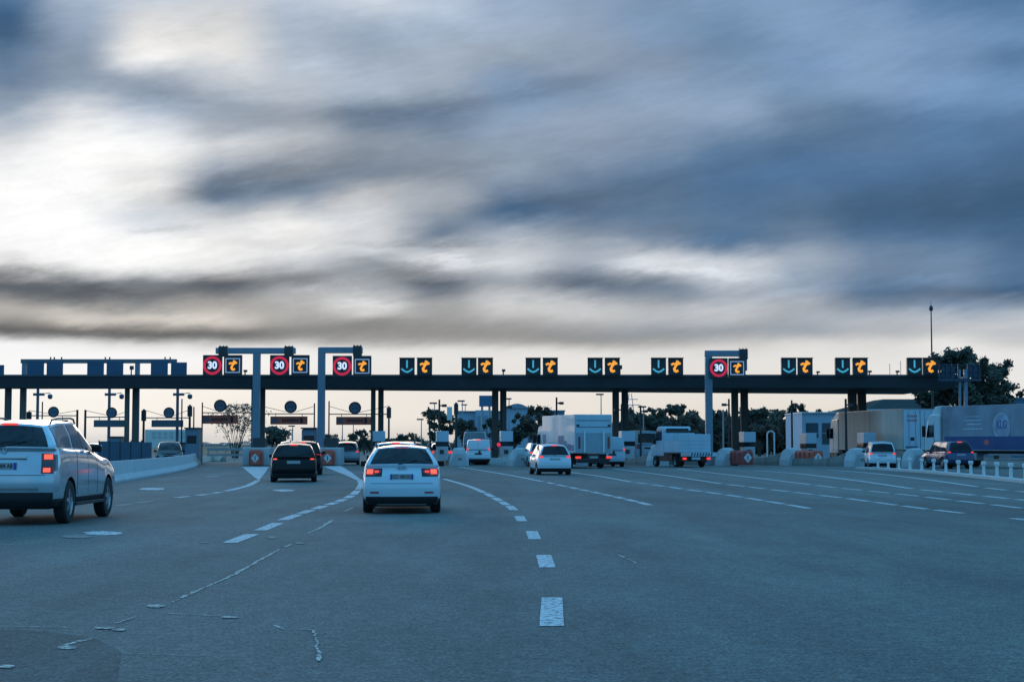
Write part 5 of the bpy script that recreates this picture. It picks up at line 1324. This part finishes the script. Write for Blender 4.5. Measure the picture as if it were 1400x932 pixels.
# ------------------------------------------------------------------ trees
M_BARK = mat('bark', (.06, .045, .035), .9)
M_LEAFD = mat('dark_foliage', (.06, .065, .042), .8, noise=.5, nscale=.7)
M_LEAFB = mat('brown_foliage', (.085, .055, .035), .8, noise=.5, nscale=.7)
M_LEAFG = mat('grey_foliage', (.10, .10, .075), .85, noise=.4, nscale=.7)
def tree(name, px, Y, ytop, wpx, label, m=None, ybot=None, n=2600, seed=1, leaf=.28, dens=1.0, lobes=9, group='trees beyond the toll plaza', sparse=False):
    rnd = random.Random(seed); X = XD(px, Y); H = ZD(ytop, Y); w = wpx * Y / FPX / 2
    t = thing(name, label, 'tree' if name != 'bush' else 'bush', (X, Y, 0), 0, group)
    cb = H * .22 if ybot is None else ZD(ybot, Y)
    tr = MB()
    if not sparse: tr.tube((0, 0, 0), (0, 0, H * .45), .03 * H, .02 * H, n=8)
    th_ = .5 if sparse else 1.0
    tips = []
    for k in range(lobes):
        a = rnd.uniform(0, 2 * math.pi); rr = w * rnd.uniform(.25, .82); z = cb + (H - cb) * rnd.uniform(.2, .86)
        shrink = 1 - .45 * max(0, (z - cb) / (H - cb) - .45)
        p = Vector((rr * math.cos(a) * shrink, rr * .7 * math.sin(a) * shrink, z)); tips.append(p)
        s0 = Vector((rnd.uniform(-.1, .1) * w, 0, 0)) if sparse else Vector((0, 0, H * rnd.uniform(.12, .4))); midp = s0.lerp(p, .5) + Vector((0, 0, .04 * H))
        tr.tube(s0, midp, .014 * H * th_, .009 * H * th_, n=6); tr.tube(midp, p, .009 * H * th_, .003 * H * th_, n=5)
        for q in range(3):
            e = p + Vector((rnd.uniform(-1, 1), rnd.uniform(-1, 1), rnd.uniform(-.2, 1))) * w * .3
            tr.tube(midp.lerp(p, rnd.uniform(.2, .9)), e, .004 * H, .0015 * H, n=4)
            if sparse: tips.append(e)
    tips.append(Vector((0, 0, H * .9)))
    for _ in range(lobes * 4):
        b0 = rnd.choice(tips); tips.append(b0 + Vector((rnd.gauss(0, 1) * w * .22, rnd.gauss(0, 1) * w * .2, rnd.gauss(0, .5) * w * .3)))
    tr.obj('trunk', M_BARK, t)
    lm = MB(); R0 = w * (.165 if not sparse else .12)
    for k in range(int(n * 1.35)):
        c = rnd.choice(tips); cr = R0 * (.75 + .5 * ((tips.index(c) * 37 % 11) / 11))
        # points pulled to the shell of each clump with stray sprays
        v = Vector((rnd.gauss(0, 1), rnd.gauss(0, 1), rnd.gauss(0, .85))).normalized() * cr * (rnd.random() ** .55) * (1.5 if rnd.random() < .12 else 1)
        p = c + v
        if p.z > H: p.z = H - rnd.uniform(0, .1 * H)
        if p.z < .2: p.z = rnd.uniform(.2, 1.2)
        s = leaf * rnd.uniform(.35, 1.0)
        u = Vector((rnd.gauss(0, 1), rnd.gauss(0, 1), rnd.gauss(0, 1))).normalized(); w_ = u.orthogonal().normalized()
        lm.face([p - u * s, p + w_ * s * .5, p + u * s, p - w_ * s * .5])
    lm.obj('crown', m or M_LEAFD, t, recalc=False)
    return t
tree('broadleaf_tree', 1318, 160, 474, 92, 'big dark tree with ragged top right of the canopy end', n=9000, seed=11, leaf=.34, lobes=26, ybot=560)
tree('broadleaf_tree', 1362, 165, 492, 66, 'looser tree with sky gaps at the right of the big dark tree', n=4200, seed=12, leaf=.32, lobes=20, ybot=560)
tree('broadleaf_tree', 1281, 170, 520, 60, 'brownish lower tree under the end of the canopy', M_LEAFB, n=3500, seed=13, leaf=.32, lobes=12, ybot=575)
tree('bare_tree', 322, 175, 552, 84, 'half-bare grey tree below the first dark red board', M_LEAFG, n=1500, seed=21, leaf=.15, lobes=18, sparse=True, ybot=600)
tree('broadleaf_tree', 372, 190, 583, 56, 'grey-green tree right of the two-armed portal pole', M_LEAFG, n=2600, seed=22, ybot=615)
tree('broadleaf_tree', 498, 230, 586, 40, 'dark round tree left of the booth columns', n=1500, seed=23, ybot=615)
tree('broadleaf_tree', 560, 240, 592, 44, 'low dark tree right of the booth columns', n=1600, seed=24, ybot=618)
tree('broadleaf_tree', 604, 185, 560, 52, 'dark tree behind the toll booth and thick post', n=2600, seed=25, ybot=605)
tree('broadleaf_tree', 640, 200, 575, 30, 'small dark tree before the pale office building', M_LEAFB, n=1200, seed=26, ybot=605)
tree('broadleaf_tree', 676, 205, 572, 34, 'dark tree just left of the central columns', n=1400, seed=27, ybot=605)
tree('broadleaf_tree', 703, 180, 570, 40, 'dark shrubby tree right of the central columns', n=1800, seed=28, ybot=612)
tree('broadleaf_tree', 737, 175, 551, 58, 'taller dark brown tree left of the box lorry', M_LEAFB, n=3200, seed=29, ybot=608)
tree('broadleaf_tree', 868, 230, 574, 50, 'low brown tree behind the camera post', M_LEAFB, n=1700, seed=30, ybot=612)
tree('broadleaf_tree', 893, 210, 566, 44, 'dark tree just left of the round treetop', n=1800, seed=31, ybot=610)
tree('broadleaf_tree', 919, 200, 553, 44, 'round-topped dark tree above the dropside truck cab', n=2800, seed=32, ybot=600)
tree('broadleaf_tree', 948, 205, 566, 46, 'brown tree left of the right-hand portal pole', M_LEAFB, n=2200, seed=33, ybot=610)
tree('broadleaf_tree', 986, 190, 560, 34, 'narrow dark tree right of the right-hand portal pole', n=1700, seed=34, ybot=610)
tree('broadleaf_tree', 1038, 200, 556, 40, 'ragged dark tree right of the columns beyond the portal', n=1500, seed=35, sparse=True, lobes=14, ybot=600)
tree('broadleaf_tree', 1050, 180, 578, 60, 'low brown tree mass behind the white arch', M_LEAFB, n=2600, seed=36, ybot=612)
tree('broadleaf_tree', 1086, 185, 552, 42, 'dark tree left of the pale blue building', n=2400, seed=37, ybot=605)
tree('broadleaf_tree', 1120, 230, 559, 44, 'treetop showing over the pale blue building', M_LEAFB, n=1200, seed=38, ybot=605)
tree('broadleaf_tree', 448, 260, 594, 60, 'low dark tree behind the short-armed portal foot', M_LEAFG, n=1800, seed=39, ybot=615)
tree('bush', 535, 260, 600, 50, 'low dark bush behind the booth beyond the white car', n=900, seed=40, ybot=618)
# distant belts of wood that read as one mass
def belt(name, x0, x1, Y, hpx, seed, m):
    rnd = random.Random(seed); mb = MB(); X0, X1 = XD(x0, Y), XD(x1, Y); s = (X1 - X0) / max(1, (x1 - x0) / 1.1)
    hm = hpx * Y / FPX + CAM_H
    n = int((x1 - x0) * 34)
    for k in range(n):
        x = rnd.uniform(X0, X1); ph = x / (X1 - X0) * 40
        top = hm * (.72 + .14 * math.sin(ph) + .1 * math.sin(ph * 2.7 + 1) + .05 * math.sin(ph * 7.1))
        z = top * rnd.random() ** .6; y = Y + rnd.uniform(0, 12)
        q = hm * .075 * rnd.uniform(.6, 1.4)
        u = Vector((rnd.gauss(0, 1), rnd.gauss(0, .6), rnd.gauss(0, 1))).normalized(); w_ = u.orthogonal().normalized()
        p = Vector((x, y, z)); mb.face([p - u * q, p + w_ * q * .6, p + u * q, p - w_ * q * .6])
    tag(mb.obj(name, m, recalc=False), 'belt of distant woodland along the horizon', 'woodland', kind='stuff')
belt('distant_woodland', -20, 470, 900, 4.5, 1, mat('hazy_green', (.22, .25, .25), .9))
belt('near_woodland', 470, 640, 280, 10, 2, M_LEAFG)
belt('near_woodland', 640, 860, 250, 32, 3, M_LEAFD)
belt('near_woodland', 850, 1105, 240, 50, 4, M_LEAFB)
belt('near_woodland', 1100, 1420, 240, 36, 5, M_LEAFD)
# guard rail beyond the left lanes
t = thing('guard_rail', 'pale guard rail behind the half-bare tree', 'guard rail', (0, 150, 0))
MB().box(XD(283, 150), XD(345, 150), 0, .08, .9, 1.15).obj('rail', M_GALV, t); MB().box(XD(283, 150), XD(345, 150), 0, .08, .4, .6).obj('rail', M_GALV, t)
for k in range(6): MB().box(XD(284 + k * 12, 150), XD(285 + k * 12, 150), .08, .16, 0, 1.2).obj('post', M_GALV, t)
